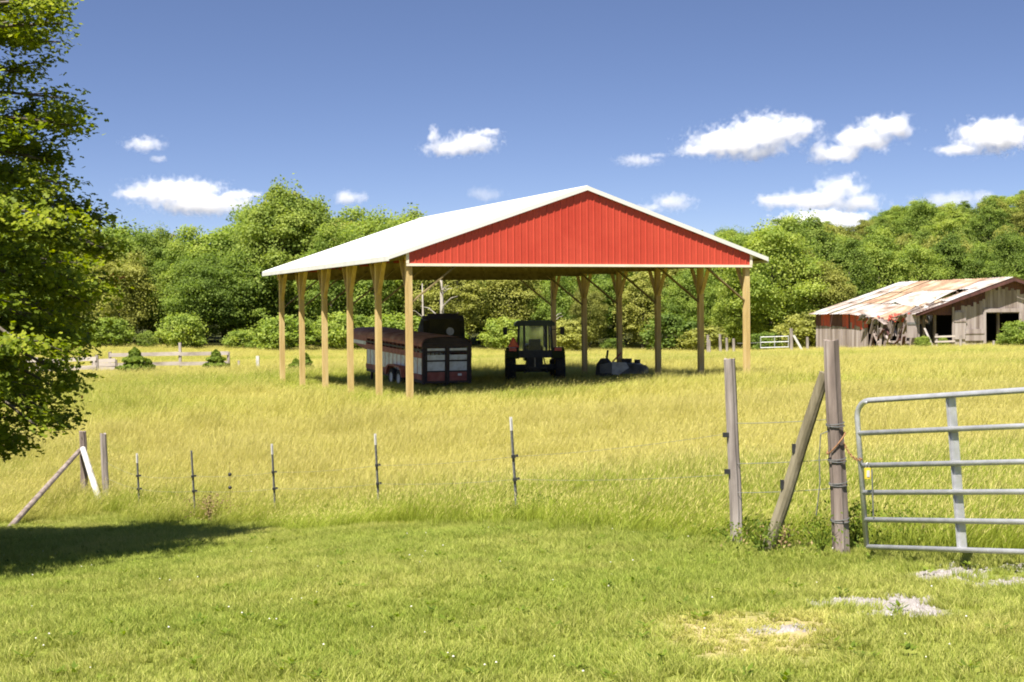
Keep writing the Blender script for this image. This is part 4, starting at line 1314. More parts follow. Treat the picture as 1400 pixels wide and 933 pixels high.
mb.tube(pts, .005, 6)
tag(mb.obj('loose_wire', M['tpost']), 'loose dark wire hanging at the left of the gate post', 'wire')

# ------------------------------------------------------------------ metal tube gate
GL, GR_ = PX(1185, 748, 13.3), None
dirg = Vector((.92, -1.28, 0)).normalized()
gt = thing('tube_gate', 'galvanised six bar tubular farm gate standing ajar at the right', 'gate', (GL.x, GL.y, GL.z), math.atan2(dirg.y, dirg.x), tilt=(0, -.088))
H = 1.235; W_ = 3.66
R1 = .022
def gl(x, z):
    return Vector((x, 0, z))
# outer frame with rounded corners
pts = [gl(0, .0), gl(0, H - .14)]
for k in range(1, 6):
    a = PI - k * PI / 10
    pts.append(gl(.14 + .14 * math.cos(a), H - .14 + .14 * math.sin(a)))
pts += [gl(.14, H), gl(W_ - .14, H)]
for k in range(1, 6):
    a = PI / 2 - k * PI / 10
    pts.append(gl(W_ - .14 + .14 * math.cos(a), H - .14 + .14 * math.sin(a)))
pts += [gl(W_, H - .14), gl(W_, 0)]
MB().tube(pts, R1 * 1.08, 12).obj('frame_tube', M['galv'], gt, True)
zs = [0.0, .275, .545, .79, 1.04]

zs = [(PX(1180, r_, 13.3).z - GL.z) for r_ in (748, 711, 674, 637, 593)]
for z in zs:
    MB().tube([gl(.01, z), gl(W_ - .01, z)], R1, 12).obj('rail', M['galv'], gt, True)
for xs in (.985, 2.4):
    mb = MB()
    mb.box(xs - .05, xs + .05, -.034, -.028, -.01, H + .01)
    mb.box(xs - .053, xs - .048, -.05, -.028, -.01, H + .01)
    mb.box(xs + .048, xs + .053, -.05, -.028, -.01, H + .01)
    st = MB().box(xs - .038, xs + .038, .024, .030, -.015, H + .01).box(xs - .042, xs - .037, .002, .024, -.015, H + .01)
    st.obj('stile', M['galv'], gt)
# chain, lock tag and strap
mb = MB()
P0 = pb_b + (pb_t - pb_b) * .52 + Vector((.06, -.05, 0)); P1 = PX(1178, 628, 13.25)
for k in range(13):
    f = k / 12
    c = P0.lerp(P1, f) - Vector((0, 0, .05 * 4 * f * (1 - f)))
    d = (P1 - P0).normalized()
    ring = []
    s2 = Vector((0, 0, 1)) if k % 2 else Vector((0, 1, 0))
    for q in range(9):
        a = 2 * PI * q / 8
        ring.append(c + d * (math.cos(a) * .022) + s2 * (math.sin(a) * .013))
    mb.tube(ring, .0045, 5, False)
pts = []
for k in range(21):
    a = 2 * PI * k / 20
    c0 = (pb_t - pb_b) * (.52 + .05 * math.cos(a))
    pts.append(pb_b + c0 + Vector((math.cos(a) * .083, math.sin(a) * .083, 0)))
mb.tube(pts, .007, 5, False)
tag(mb.obj('chain', M['chain']), 'rusty chain looped round the gate post and the gate frame', 'chain')
pt = PX(1186, 640, 13.18)
o = thing('padlock', 'small yellow and white padlock hanging at the end of the chain', 'padlock', pt, .2)
MB().box(-.022, .022, -.012, .012, -.09, .0).obj('body', M['yellow'], o)
MB().box(-.013, .013, -.0155, -.0125, -.075, -.02).obj('face_plate', M['white_pole'], o)
MB().tube([(-.014, 0, -.005), (-.014, 0, .03), (0, 0, .045), (.014, 0, .03), (.014, 0, -.005)], .004, 6).obj('shackle', M['steel'], o)
mb = MB().tube([PX(1192, 642, 13.2), PX(1193, 672, 13.19), PX(1194, 706, 13.2)], .006, 6)
tag(mb.obj('strap', M['tpost']), 'thin dark strap hanging down behind the gate rails', 'strap')

# ------------------------------------------------------------------ rail fence at the far left
def rail_fence(pts, hs_, label, rails, px_post=None, mat_='rail_white'):
    a = pts[0]
    o = thing('rail_fence', label, 'fence', a)
    for i, p in enumerate(pts):
        q = p - a
        MB().box(q.x - .07, q.x + .07, q.y - .07, q.y + .07, q.z - .3, q.z + hs_[i]).obj('post', M['grey_wood'], o)
    for i in range(len(pts) - 1):
        for z in rails:
            p, q = pts[i] - a, pts[i + 1] - a
            MB().bar(p + Vector((0, -.1, z)), q + Vector((0, -.1, z + random.uniform(-.03, .03))), .04, .20).obj('rail', M[mat_], o)
    return o
FP = [on(x_, d_) for x_, d_ in ((20, 80), (50, 80), (80, 80), (132, 80))]
rail_fence(FP, [1.1, 1.05, 1.2, 1.1], 'low pale rail fence section behind the hanging branches', (.45, .90))
FP = [on(x_, d_) for x_, d_ in ((150, 84), (246, 85), (312, 86))]
rail_fence(FP, [1.15, 1.6, 1.05], 'weathered two rail fence with a tall middle post beside the round bush', (.45, .98))
FP = [on(x_, d_) for x_, d_ in ((127, 82), (158, 82))]
rail_fence(FP, [.8, .8], 'short silvery board fence section left of the round bush', (.15, .36, .57, .76))
o = thing('marker_post', 'short white post standing alone in the field left of the shelter', 'post', on(352, 82))
MB().box(-.08, .08, -.08, .08, -.2, .85).obj('shaft', M['white_pole'], o)
o = thing('marker_post', 'short grey post beside the end of the weathered rail fence', 'post', on(326, 88))
MB().box(-.06, .06, -.06, .06, -.2, .5).obj('shaft', M['grey_wood'], o)

# conifer-like bushes in the field
def cone_bush(px, d, hgt, wdt, label, seed, sx=1.0):
    p = on(px, d)
    r = np.random.default_rng(seed)
    n = 3800
    z = r.random(n) ** 1.25
    rad = (1 - z) ** .75 * wdt * r.uniform(.45, 1.08, n) * (1 + .25 * np.sin(z * 23) )
    a = r.uniform(0, 2 * PI, n)
    C = np.stack([np.cos(a) * rad * sx, np.sin(a) * rad, z * hgt], 1)
    N = np.stack([np.cos(a), np.sin(a), np.full(n, .6)], 1) + r.normal(0, .5, (n, 3))
    V, Fq = leaf_quads(C, N, .075, r)
    o = thing('bush', label, 'bush', p)
    link('foliage', np_mesh('foliage', V, Fq, M['leaf_bush'], {'shade': np.tile(r.random(n), 4)}), o)
    MB().tube([(0, 0, -.2), (0, 0, hgt * .8)], [.06, .02], 6).obj('stem', M['bark'], o)
cone_bush(184, 78, 1.45, .95, 'round dark green bush beside the silvery board fence', 1)
cone_bush(203, 78.5, .85, .5, 'smaller green bush hugging the right side of the round bush', 5)
cone_bush(295, 82, 1.15, .75, 'pointed green bush rising behind the weathered rail fence', 2)
cone_bush(404, 75, .75, .5, 'low green bush between the far left shelter posts', 3)
cone_bush(418, 76, 1.0, .45, 'narrow green bush between the second and third left shelter posts', 4)

# pale bare trunk and dead tree seen through the shelter
def bare_tree(px, d, top, r0, label, nb=7, seed=1):
    random.seed(seed)
    p = on(px, d); H = PX(px, top, d).z - p.z
    o = thing('dead_tree', label, 'tree', p)
    MB().tube([(0, 0, -.2), (.05, 0, H * .5), (0, 0, H)], [r0, r0 * .8, r0 * .35], 8).obj('trunk', M['pale_bark'], o, True)
    for k in range(nb):
        z = H * random.uniform(.4, .95); a = random.random() * 6.28; L = H * random.uniform(.1, .28)
        MB().tube([(0, 0, z), (math.cos(a) * L * .6, math.sin(a) * L * .6, z + L * .5), (math.cos(a) * L, math.sin(a) * L, z + L * .6)], [r0 * .35, r0 * .2, .02], 6).obj('branch', M['pale_bark'], o)
bare_tree(578, 128, 388, .11, 'slim pale bare trunk seen left of the baler under the roof', 3, 3)
bare_tree(756, 130, 396, .12, 'pale bare trunk standing behind the tractor cab', 2, 4)
bare_tree(604, 136, 372, .22, 'pale dead tree with bare limbs above the baler', 12, 5)

# ------------------------------------------------------------------ right background: yard fence posts, pipe gate
random.seed(9)
YP = [(968, 458, 118), (985, 457, 120), (994, 462, 118), (1003, 463, 120), (970, 465, 116), (1104, 461, 118)]
DL = ['grey fence post just right of the second right shelter post', 'taller grey fence post in the cluster left of the front right shelter post', 'thin fence post in the middle of the grey cluster',
      'short pale fence post nearest the front right shelter post', 'short stub post beside the second right shelter post', 'single grey post between the pipe gate and the old barn']
for (x_, t_, d_), lb in zip(YP, DL):
    p = on(x_, d_); top = PX(x_, t_, d_)
    o = thing('yard_post', lb, 'fence post', p, 0, 'grey yard fence posts beside the wood')
    MB().tube([(0, 0, -.2), (random.uniform(-.04, .04), 0, top.z - p.z)], [.12, .10], 8, jit=.05).obj('shaft', M['grey_wood'], o)
p = on(1082, 118)
o = thing('yard_post', 'grey post with white diagonal brace at the end of the pipe gate', 'fence post', p, 0, 'grey yard fence posts beside the wood')
MB().tube([(0, 0, -.2), (0, 0, 1.9)], [.13, .12], 8).obj('shaft', M['grey_wood'], o)
MB().bar((.15, -.1, 1.35), (.85, -.1, 0.1), .16).obj('brace', M['white_pole'], o)
p0, p1 = on(1040, 118), on(1078, 118)
o = thing('pipe_gate', 'low silver pipe gate across the gap in front of the wood', 'gate', p0)
q = p1 - p0
for z in (.5, .9, 1.3):
    MB().tube([(0, 0, z), (q.x, q.y, q.z + z)], .035, 6).obj('rail', M['galv'], o)
for f in (0, .5, 1):
    MB().tube([(q.x * f, q.y * f, q.z * f + .45), (q.x * f, q.y * f, q.z * f + 1.35)], .035, 6).obj('stile', M['galv'], o)
strand([on(1008, 119) + Vector((0, 0, .9)), on(1040, 118) + Vector((0, 0, .9))], .012, 'pale rail wire left of the low pipe gate', .02)

# ------------------------------------------------------------------ collapsing old barn
BC = Vector((29.0, 112.6, 0)); BU = Vector((-4.5, 14.0, 0)).normalized(); BV = Vector((14.0, 4.5, 0)).normalized()
BLEN, BHW = 14.7, 7.8
zbase = g1(BC.x, BC.y)
BZO = -.40
# local frame: x along the gable (BV), y along the ridge (BU)
barn = thing('old_barn', 'collapsing grey wooden barn with sagging rusty tin roof and red paint remnants', 'barn', (BC.x, BC.y, zbase), math.atan2(BV.y, BV.x))
def bg_(x, y):
    p = BC + BV * x + BU * y
    return g1(p.x, p.y) - zbase
EZ_ = .50 + EYE - zbase + .05 + BZO + .05          # eave height
RZ_ = 2.95 + EYE - zbase + BZO + .03               # ridge height
RW = BHW
zrf = lambda x: EZ_ + (RZ_ - EZ_) * (1 - abs(x - RW) / RW)
random.seed(17)
def sag(x, y):
    s = 0
    s -= .75 * math.exp(-((x - .6) / 2.4) ** 2 - ((y - 3.6) / 2.8) ** 2)
    s -= .16 * math.exp(-((x - 3.5) / 2.5) ** 2 - ((y - 9) / 3) ** 2)
    return s
def board(x0, y0, x1, y1, zb_, zt_, mat_, name='board', lean=(0, 0), th=.03):
    """vertical board standing from (x0,y0)-(x1,y1)"""
    mb = MB()
    dx, dy = x1 - x0, y1 - y0
    L = math.hypot(dx, dy); nx_, ny_ = -dy / L * th, dx / L * th
    vs = []
    for (z, ox, oy) in ((zb_, 0, 0), (zt_, lean[0], lean[1])):
        vs += [(x0 + ox, y0 + oy, z), (x1 + ox, y1 + oy, z), (x1 + ox + nx_, y1 + oy + ny_, z), (x0 + ox + nx_, y0 + oy + ny_, z)]
    mb.add(vs, [(3, 2, 1, 0), (4, 5, 6, 7), (0, 1, 5, 4), (1, 2, 6, 5), (2, 3, 7, 6), (3, 0, 4, 7)])
    return mb.obj(name, M[mat_], barn)
# eave side wall (x = 0), y from 0 (near corner) to BLEN (far left)
y = 0.02
while y < BLEN:
    w_ = random.uniform(.24, .34)
    y1 = min(BLEN, y + w_)
    gb = bg_(0, y) - .2
    f = y / BLEN
    if f > .70:          # far left: intact boards below, maroon upper board band
        zt = EZ_ * .60 + random.uniform(-.03, .05)
        board(0, y, 0, y1 - .012, gb, zt, 'barn_pale' if random.random() < .7 else 'barn_board')
        board(-.02, y, -.02, y1 - .012, zt + .01, EZ_ - .06, 'barn_red' if .84 < f < .93 else 'barn_maroon')
    elif f > .44:        # boards with flaking red top
        cut = EZ_ * random.uniform(.50, .72)
        board(0, y, 0, y1 - .02, gb, cut, 'barn_board' if random.random() < .6 else 'barn_pale')
        board(-.015, y, -.015, y1 - .02, cut + .01, EZ_ - random.uniform(.05, .25), 'barn_red' if random.random() < .88 else 'barn_maroon')
    elif f > .06:        # collapsed: gaps, leaning boards
        if random.random() < .62:
            l_ = random.uniform(-.9, .25)
            board(random.uniform(-.5, .1), y, random.uniform(-.5, .1), y1, gb, EZ_ * random.uniform(.55, .98), random.choice(('barn_board', 'barn_pale', 'barn_board')), lean=(random.uniform(-.2, .3), l_))
    else:
        board(0, y, 0, y1 - .02, gb, EZ_ - .08, 'barn_board')
    y = y1
for k in range(20):       # tangle of fallen boards
    yy = random.uniform(.9, 6.0)
    a = Vector((random.uniform(-.6, -.05), yy, random.uniform(.0, 1.3))); a.z = max(a.z, .05)
    b_ = a + Vector((random.uniform(-.2, .3), random.uniform(-1.1, 1.1), random.uniform(.3, 1.5)))
    b_.z = min(b_.z, EZ_ - .05)
    MB().bar(a, b_, .05, random.uniform(.12, .24), (1, 0, 0)).obj('fallen_board', M[random.choice(('barn_board', 'barn_pale', 'barn_board', 'barn_maroon'))], barn)
for k in range(16):      # ragged sheathing and battens hanging off the sagging eave
    yy = random.uniform(.4, 7.4)
    zz = EZ_ + sag(-.4, yy) + .05
    MB().bar((-.48, yy, zz), (-.50 + random.uniform(-.1, .1), yy + random.uniform(-.9, .9), zz - random.uniform(.15, .55)), .03, random.uniform(.15, .4), (1, 0, 0)).obj('torn_sheathing', M[random.choice(('barn_board', 'mower', 'barn_board', 'sheet_rust', 'barn_pale'))], barn)
for k in range(14):
    yy = random.uniform(.5, 5.0)
    MB().bar((-.25, yy, EZ_ - random.uniform(.1, .35)), (-.3, yy + random.uniform(-.7, .7), EZ_ - random.uniform(.4, .8)), .05, .17, (1, 0, 0)).obj('fallen_board', M['barn_red'], barn)
MB().box(-.28, -.02, 1.0, 3.9, .45, .62).obj('fallen_board', M['barn_pale'], barn)
# near-black walls painted in as the shade inside
MB().box(.35, 15.2, BLEN - .4, BLEN - .3, -.4, EZ_ - .1).obj('back_wall', M['barn_shade'], barn)
MB().box(2.2, 2.26, 1.5, BLEN - .5, -.4, EZ_ - .1).obj('shade_partition', M['barn_shade'], barn)
MB().box(.1, 15.4, 7.5, 7.56, -.4, EZ_ - .25).obj('shade_partition', M['barn_shade'], barn)
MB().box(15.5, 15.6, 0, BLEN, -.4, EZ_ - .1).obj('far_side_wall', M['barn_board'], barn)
# gable front (y = 0): px 1253..1400+ ; x 0..15.6
def gx(px):
    """barn x for a photo column on the front wall"""
    t_ = (px - 700) / F
    return (t_ * BC.y - BC.x) / (BV.x - t_ * BV.y)
def gz_(py, x):
    p = BC + BV * x
    return PX(700 + F * p.x / p.y, py, p.y).z - zbase
x = .0
while x < 15.5:
    w_ = random.uniform(.20, .30)
    x1 = min(15.5, x + w_ - .015)
    xm = (x + x1) / 2
    gb = bg_(xm, 0) - .2
    zt = zrf(xm) - .12
    pxm = 700 + F * (BC.x + BV.x * xm) / (BC.y + BV.y * xm)
    if 1255 < pxm < 1303:        # first opening with dark maroon boards above
        zo = gz_(431, xm)
        board(x, 0, x1, 0, zo, zt, 'barn_maroon')
    elif 1347 < pxm < 1393:      # second opening
        zo = gz_(428, xm)
        board(x, 0, x1, 0, zo, min(zt, gz_(395, xm)) + random.uniform(-.15, .15), 'barn_board' if random.random() < .6 else 'barn_pale')
        board(x, .03, x1, .03, zo + .3, zt, 'barn_maroon')
    else:
        cut = min(zt, gz_(424 - (pxm - 1303) * .30, xm)) if pxm < 1393 else min(zt, gz_(398 + (pxm - 1393) * .5, xm))
        cut += random.uniform(-.22, .12)
        cut = min(cut, zt - .02)
        board(x, 0, x1, 0, gb, cut, random.choice(('barn_board', 'barn_pale', 'barn_pale')))
        board(x, .035, x1, .035, max(gb, cut - .3), zt, 'barn_maroon')  # dark red boards, shade under the rake included in their colour
    x = x1 + .015
# framing around openings
def fr(px0, py0, px1, py1, mat_, th=.06, yy=-.06, name='frame_board'):
    x0, x1 = gx(px0), gx(px1)
    z0_, z1_ = gz_(py1, (x0 + x1) / 2), gz_(py0, (x0 + x1) / 2)
    return MB().box(x0, x1, yy - th, yy, z0_, z1_).obj(name, M[mat_], barn)
fr(1345, 422, 1396, 427, 'barn_pale', yy=-.03)
fr(1344, 427, 1347.5, 470, 'barn_pale', yy=-.03)
fr(1393, 427, 1396, 455, 'barn_pale', yy=-.03)
fr(1301.5, 420, 1304, 468, 'barn_pale', yy=-.03)
fr(1254, 428, 1256.5, 470, 'barn_pale', yy=-.03)
d1 = fr(1304.5, 427, 1320, 464, 'barn_pale', .05, -.03, 'door')
fr(1303, 438.5, 1321, 440.5, 'barn_board', .03, -.082)
fr(1319, 450, 1345, 466, 'barn_pale', .05, -.03, 'lower_board')
fr(1319, 455.5, 1345, 457, 'barn_board', .03, -.082)
d2 = fr(1239, 430, 1252.5, 462, 'barn_pale', .05, -.1, 'door')
fr(1239, 441, 1252, 444, 'mower', .03, -.155)
# posts visible in the openings
for px_ in (1270, 1285, 1372):
    x_ = gx(px_)
    MB().box(x_ - .09, x_ + .09, .6, .75, -.3, zrf(x_) - .2).obj('inner_post', M['rust_wood'], barn)
# rafters edge (barge board) dark maroon, soffit shadow put into the tone
for s_, xa, xb in ((0, -.45, RW), (1, 16.05, RW)):
    z0_, z1_ = zrf(max(xa, 0)) - (.15 if s_ == 0 else .15), RZ_
    zA = EZ_ + (RZ_ - EZ_) * (1 - abs(xa - RW) / RW)
    MB().prism([(xa, zA - .02), (RW, RZ_ - .02), (RW, RZ_ - .24), (xa, zA - .24)], 'y', -.62, -.56).obj('barge_board', M['barn_maroon'], barn)
# roof sheets, sagging towards the near left corner
rows_y = np.linspace(-.6, BLEN + .3, 11)
for side in (0, 1):
    xs_ = [(-.5, 2.6), (2.4, 5.3), (5.1, RW)] if side == 0 else [(16.1, 13.0), (13.2, 10.3), (10.5, RW)]
    for ri, (xa, xb) in enumerate(xs_):
        for k in range(len(rows_y) - 1):
            y0_, y1_ = rows_y[k], rows_y[k + 1] + .06
            if side == 0 and ((ri == 0 and k in (1, 2)) or (ri == 1 and k == 1)):
                continue
            nxx, nyy = 4, 9
            mb = MB()
            tw = random.uniform(-.06, .06); sk = random.uniform(-.12, .12); lift = ri * .03 + random.uniform(0, .03)
            curl = random.uniform(.05, .4) if (side == 0 and k in (0, 2, 4) and ri < 2) else 0
            vs = []
            for i in range(nxx + 1):
                for j in range(nyy + 1):
                    fx, fy = i / nxx, j / nyy
                    x_ = xa + (xb - xa) * fx
                    y_ = y0_ + (y1_ - y0_) * fy + sk * (1 - fx) * (ri == 0)
                    xr = x_ if side == 0 else x_
                    z_ = EZ_ + (RZ_ - EZ_) * (1 - abs(xr - RW) / RW) + lift + (sag(x_, y_) if side == 0 else 0)
                    z_ += .018 * math.cos(j * PI) + tw * (fy - .5) + curl * ((1 - fx) ** 3) * (fy ** 2)
                    vs.append((x_, y_, z_))
            fs = []
            for i in range(nxx):
                for j in range(nyy):
                    o_ = i * (nyy + 1) + j
                    f_ = (o_, o_ + nyy + 1, o_ + nyy + 2, o_ + 1)
                    fs.append(f_ if side == 0 else f_[::-1])
            mb.add(vs, fs)
            n0 = len(vs)
            mb.add([(a, b2_, c - .012) for a, b2_, c in vs], [f[::-1] for f in fs])
            rust = (ri == 2 and k in (2, 3, 4, 5, 6, 7)) or (ri == 1 and k in (6, 7)) or random.random() < .12
            mb.obj('roof_sheet', M['sheet_rust' if rust else 'sheet'], barn)
for k in range(9):       # sheets and battens that fell into the hole
    x_, y_ = random.uniform(-.2, 3.6), random.uniform(.5, 3.6)
    z_ = zrf(max(x_, 0)) + sag(x_, y_) - random.uniform(.15, .5)
    MB().bar((x_, y_, z_), (x_ + random.uniform(.6, 1.6), y_ + random.uniform(-.8, .8), z_ + random.uniform(-.2, .5)), .02, random.uniform(.5, .9), (0, .3, 1)).obj('fallen_sheet', M[random.choice(('sheet', 'mower', 'sheet_rust', 'barn_board'))], barn)
    MB().bar((-.4, y_, zrf(0) + sag(0, y_) - .1), (3.8, y_ + random.uniform(-.2, .2), zrf(3.8) + sag(3.8, y_) - .15), .1, .1).obj('rafter', M['barn_board'], barn)
# torn sheets and debris sticking up on the roof
for k in range(9):
    x_, y_ = random.uniform(.5, 4.6), random.uniform(.0, 4.0)
    z_ = zrf(x_) + sag(x_, y_)
    a = Vector((x_, y_, z_ - .05)); b_ = a + Vector((random.uniform(-.6, .6), random.uniform(-.7, .7), random.uniform(.08, .3)))
    MB().bar(a, b_, .02, random.uniform(.3, .7), (0, 1, 0)).obj('torn_sheet', M[random.choice(('sheet', 'mower', 'sheet', 'sheet_rust'))], barn)
for k in range(10):
    y_ = random.uniform(0, BLEN)
    a = Vector((random.uniform(-.5, 1.5), y_, 0)); a.z = zrf(max(a.x, 0)) + sag(a.x, y_) - .06
    b_ = a + Vector((random.uniform(.8, 2.5), random.uniform(-.5, .5), 0)); b_.z = zrf(b_.x) + sag(b_.x, b_.y) - .06
    MB().bar(a, b_, .1, .12).obj('rafter', M['barn_board'], barn)
# fence and brush in front of the barn
for px_, t_, px2, lb in ((1264, 449, 1278, 'pale plank leaning in front of the first barn opening'),):
    a, b_ = on(px2, 110), PX(px_, t_, 110.6)
    o = thing('leaning_plank', lb, 'plank', a)
    MB().bar((0, 0, -.1), b_ - a, .16, .06).obj('plank', M['rail_white'], o)
for (px_, h_, lb) in ((1280, 1.1, 'grey fence post left of the pale barn door'), (1313, .95, 'grey fence post in front of the pale barn door'), (1358, .55, 'stub fence post before the second barn opening')):
    o = thing('yard_post', lb, 'fence post', on(px_, 109.5), 0, 'grey yard fence posts beside the barn')
    MB().tube([(0, 0, -.2), (.03, 0, h_)], [.10, .09], 8, jit=.05).obj('shaft', M['grey_wood'], o)
p0, p1 = on(1278, 109.4), on(1306, 109.2)
o = thing('yard_rail', 'grey two rail fence piece below the first barn opening', 'fence', p0)
q = p1 - p0
for z in (.55, .9):
    MB().bar((0, 0, z), (q.x, q.y, q.z + z), .05, .12).obj('rail', M['rail_white'], o)
bush(1262, 109.5, 1.0, 0, 'yellow green weed bush in the first barn opening', wide=.9)
bush(1289, 110.5, .9, 0, 'small green weed bush behind the barn yard rail', wide=.7)
bush(1374, 109.5, .9, 0, 'low green weed bush before the second barn opening', wide=1.1)
bush(1396, 108.0, 1.9, 0, 'bright green bush at the right edge in front of the barn', wide=1.2)

# ------------------------------------------------------------------ weeds round the near posts
def weed(px, d, hgt, n, label, mat_, seed, spread=.35):
    p = on(px, d)
    r = np.random.default_rng(seed)
    a = r.uniform(0, 2 * PI, n); rad = np.abs(r.normal(0, spread, n)) * .6
    z = r.random(n) ** .8 * hgt
    C = np.stack([np.cos(a) * rad * (1 + z), np.sin(a) * rad * (1 + z), z], 1)
    N = np.stack([np.cos(a), np.sin(a), np.full(n, .5)], 1) + r.normal(0, .6, (n, 3))
    V, Fq = leaf_quads(C, N, .018, r, .55)
    o = thing('weed_clump', label, 'weed', p, 0, 'weed clumps along the near fence')
    link('foliage', np_mesh('foliage', V, Fq, M[mat_], {'shade': np.tile(r.random(n), 4)}), o)
    mb = MB()
    for k in range(14):
        a_ = random.random() * 6.28; L = hgt * random.uniform(.6, 1.05)
        mb.tube([(0, 0, 0), (math.cos(a_) * .05, math.sin(a_) * .05, L * .5), (math.cos(a_) * spread * .5, math.sin(a_) * spread * .5, L)], [.004, .003, .001], 4)
    mb.obj('stem', M[mat_], o)
weed(284, 25.2, .42, 500, 'brownish dry weed clump beside the plain dark steel post', 'dry_twig', 1, .4)
weed(1040, 14.0, .30, 420, 'green weed clump at the foot of the mossy brace pole', 'leaf_bush', 2)
weed(1172, 14.1, .42, 500, 'green weed clump between the gate post and the gate', 'leaf_bush', 3)
weed(1000, 15.0, .18, 260, 'low green weeds at the foot of the left wooden post', 'leaf_bush', 4)
weed(1120, 13.8, .32, 280, 'tall thin weeds just left of the gate post', 'leaf_bush', 5)
weed(1062, 14.5, .22, 300, 'dry brown weeds behind the brace pole foot', 'dry_twig', 6)
weed(1235, 14.3, .35, 600, 'green weed clump behind the lower gate rails', 'leaf_bush', 7, .5)
weed(700, 19.2, .22, 400, 'low green weeds under the tallest steel post', 'leaf_bush', 8)
weed(742, 19.3, .3, 400, 'small dark weed clump right of the tallest steel post', 'leaf_bush', 9)

# ------------------------------------------------------------------ near tree at the left edge
def near_tree():
    random.seed(77)
    r = np.random.default_rng(77)
    base = Vector((-8.5, 18.1, 0)); base.z = g1(base.x, base.y)
    o = thing('sweetgum_tree', 'large near tree at the left edge with drooping leafy branches and reddish new tips', 'tree', base)
    H = 8.8
    mb = MB()
    pts = [Vector((0, 0, -.3)), Vector((0, 0, .1)), Vector((.05, .02, 2)), Vector((-.05, .05, 5)), Vector((.08, 0, 8)), Vector((.02, 0, H))]
    mb.tube(pts, [.34, .24, .19, .14, .08, .02], 12)
    mb.obj('trunk', M['bark'], o, True)
    # how far the crown reaches to the open side, by height: ragged, with notches between the boughs
    ly, lx = zip((-400, 60), (-200, 95), (-60, 112), (0, 108), (20, 80), (48, 104), (72, 114), (88, 70), (112, 56), (130, 96), (165, 122), (200, 94), (235, 82), (262, 98), (285, 140), (330, 158), (370, 150), (420, 138), (455, 124), (500, 104), (530, 92), (560, 112), (585, 84), (600, 48), (618, 10), (640, -80))
    def reach(p):
        w_ = base + p
        v_ = w_ - Vector((0, 0, EYE))
        dd = v_.dot(fwd)
        return 700 + F * v_.dot(RV) / dd - float(np.interp(466.5 - F * v_.dot(UV) / dd, ly, lx))
    limbs = MB()
    tips = []            # leaf spray anchors: position, outward direction, exposure
    nl = 190
    for i in range(nl):
        f = (i + .5) / nl
        z = 1.8 + (H - 2.1) * f
        a = i * 2.39996 + random.uniform(-.3, .3)
        prof = 4.9 if z < 5.0 else 4.5 * max(.1, 1 - ((z - 5.0) / (H - 4.7)) ** 1.25)
        L = max(.5, prof * random.uniform(.78, 1.0))
        droop = -.42 + .32 * min(1, max(0, (z - 3.2) / 3.6))
        rise = .42 * (z / H)
        dirv = Vector((math.cos(a), math.sin(a), 0))
        jit_ = random.uniform(-14, 8)
        while L > .5 and reach(dirv * L + Vector((0, 0, z - L * .1 + L * (rise + droop)))) > jit_:
            L *= .96
        p0 = Vector((0, 0, z - L * .1))
        P = []
        for k in range(6):
            q = k / 5
            P.append(p0 + dirv * (L * q) + Vector((0, 0, L * (rise * q + droop * q * q * 1.0))))
        limbs.tube(P, [.045 * (1 - .8 * q / 5) * (L / 3.5 + .3) for q in range(6)], 6, False)
        nt_ = int(10 * L / 3.0) + 3
        for k in range(nt_):
            q = random.uniform(.20, 1.0)
            j = min(4, int(q * 5)); pp = P[j].lerp(P[j + 1], q * 5 - j) if q < 1 else P[5]
            ang = a + random.choice((-1, 1)) * random.uniform(.4, 1.15)
            l2 = random.uniform(.35, .95) * (1.15 - q * .4)
            e = pp + Vector((math.cos(ang) * l2, math.sin(ang) * l2, random.uniform(-.12, .22) * l2 + (-.12 if z < 5 else .05)))
            if reach(e) > random.uniform(-6, 14):
                continue
            limbs.tube([pp, pp.lerp(e, .5) + Vector((0, 0, .03)), e], [.012, .008, .003], 4, False)
            for w2 in (.35, .6, .8, 1.0):
                tips.append((pp.lerp(e, w2), (e - pp).normalized(), 1.0 if w2 == 1.0 else 0.0, q))
        tips.append((P[5], dirv, 1.0, 1.0))
    limbs.obj('limbs', M['bark'], o, True)
    T = np.array([t_[0] for t_ in tips]); D = np.array([t_[1] for t_ in tips]); E = np.array([t_[2] for t_ in tips]); Q = np.array([t_[3] for t_ in tips])
    per = 31
    n = len(T) * per
    print('near tree leaves', n)
    Ti = np.repeat(np.arange(len(T)), per)
    C = T[Ti] + r.normal(0, .105, (n, 3)) * np.array([1, 1, .65]) + D[Ti] * r.uniform(-.05, .12, n)[:, None]
    N = np.array([-.1, -.25, 1.0]) + r.normal(0, .5, (n, 3)) + D[Ti] * .35
    N /= np.linalg.norm(N, axis=1)[:, None]
    R = D[Ti] + r.normal(0, .6, (n, 3))
    A = R - N * np.sum(R * N, 1)[:, None]; A /= np.linalg.norm(A, axis=1)[:, None]
    B = np.cross(N, A)
    s = r.uniform(.022, .044, n)[:, None]
    outline = [(-.9, 0, 0), (-.35, .75, .15), (.1, .35, .1), (.65, .80, .1), (1.15, 0, -.1), (.65, -.80, .1), (.1, -.35, .1), (-.35, -.75, .15)]
    P = [C + A * (s * u_) + B * (s * v_) + N * (s * w3) for u_, v_, w3 in outline]
    V = np.concatenate(P)
    k = np.arange(n)
    F1 = np.stack([k, k + 7 * n, k + 6 * n, k + 4 * n], 1)
    F2 = np.stack([k, k + 4 * n, k + 2 * n, k + 1 * n], 1)
    quads = np.concatenate([F1, F2])
    tri1 = np.stack([k + 2 * n, k + 4 * n, k + 3 * n], 1); tri2 = np.stack([k + 4 * n, k + 6 * n, k + 5 * n], 1)
    tri = np.concatenate([quads[:, [0, 1, 2]], quads[:, [0, 2, 3]], tri1, tri2])
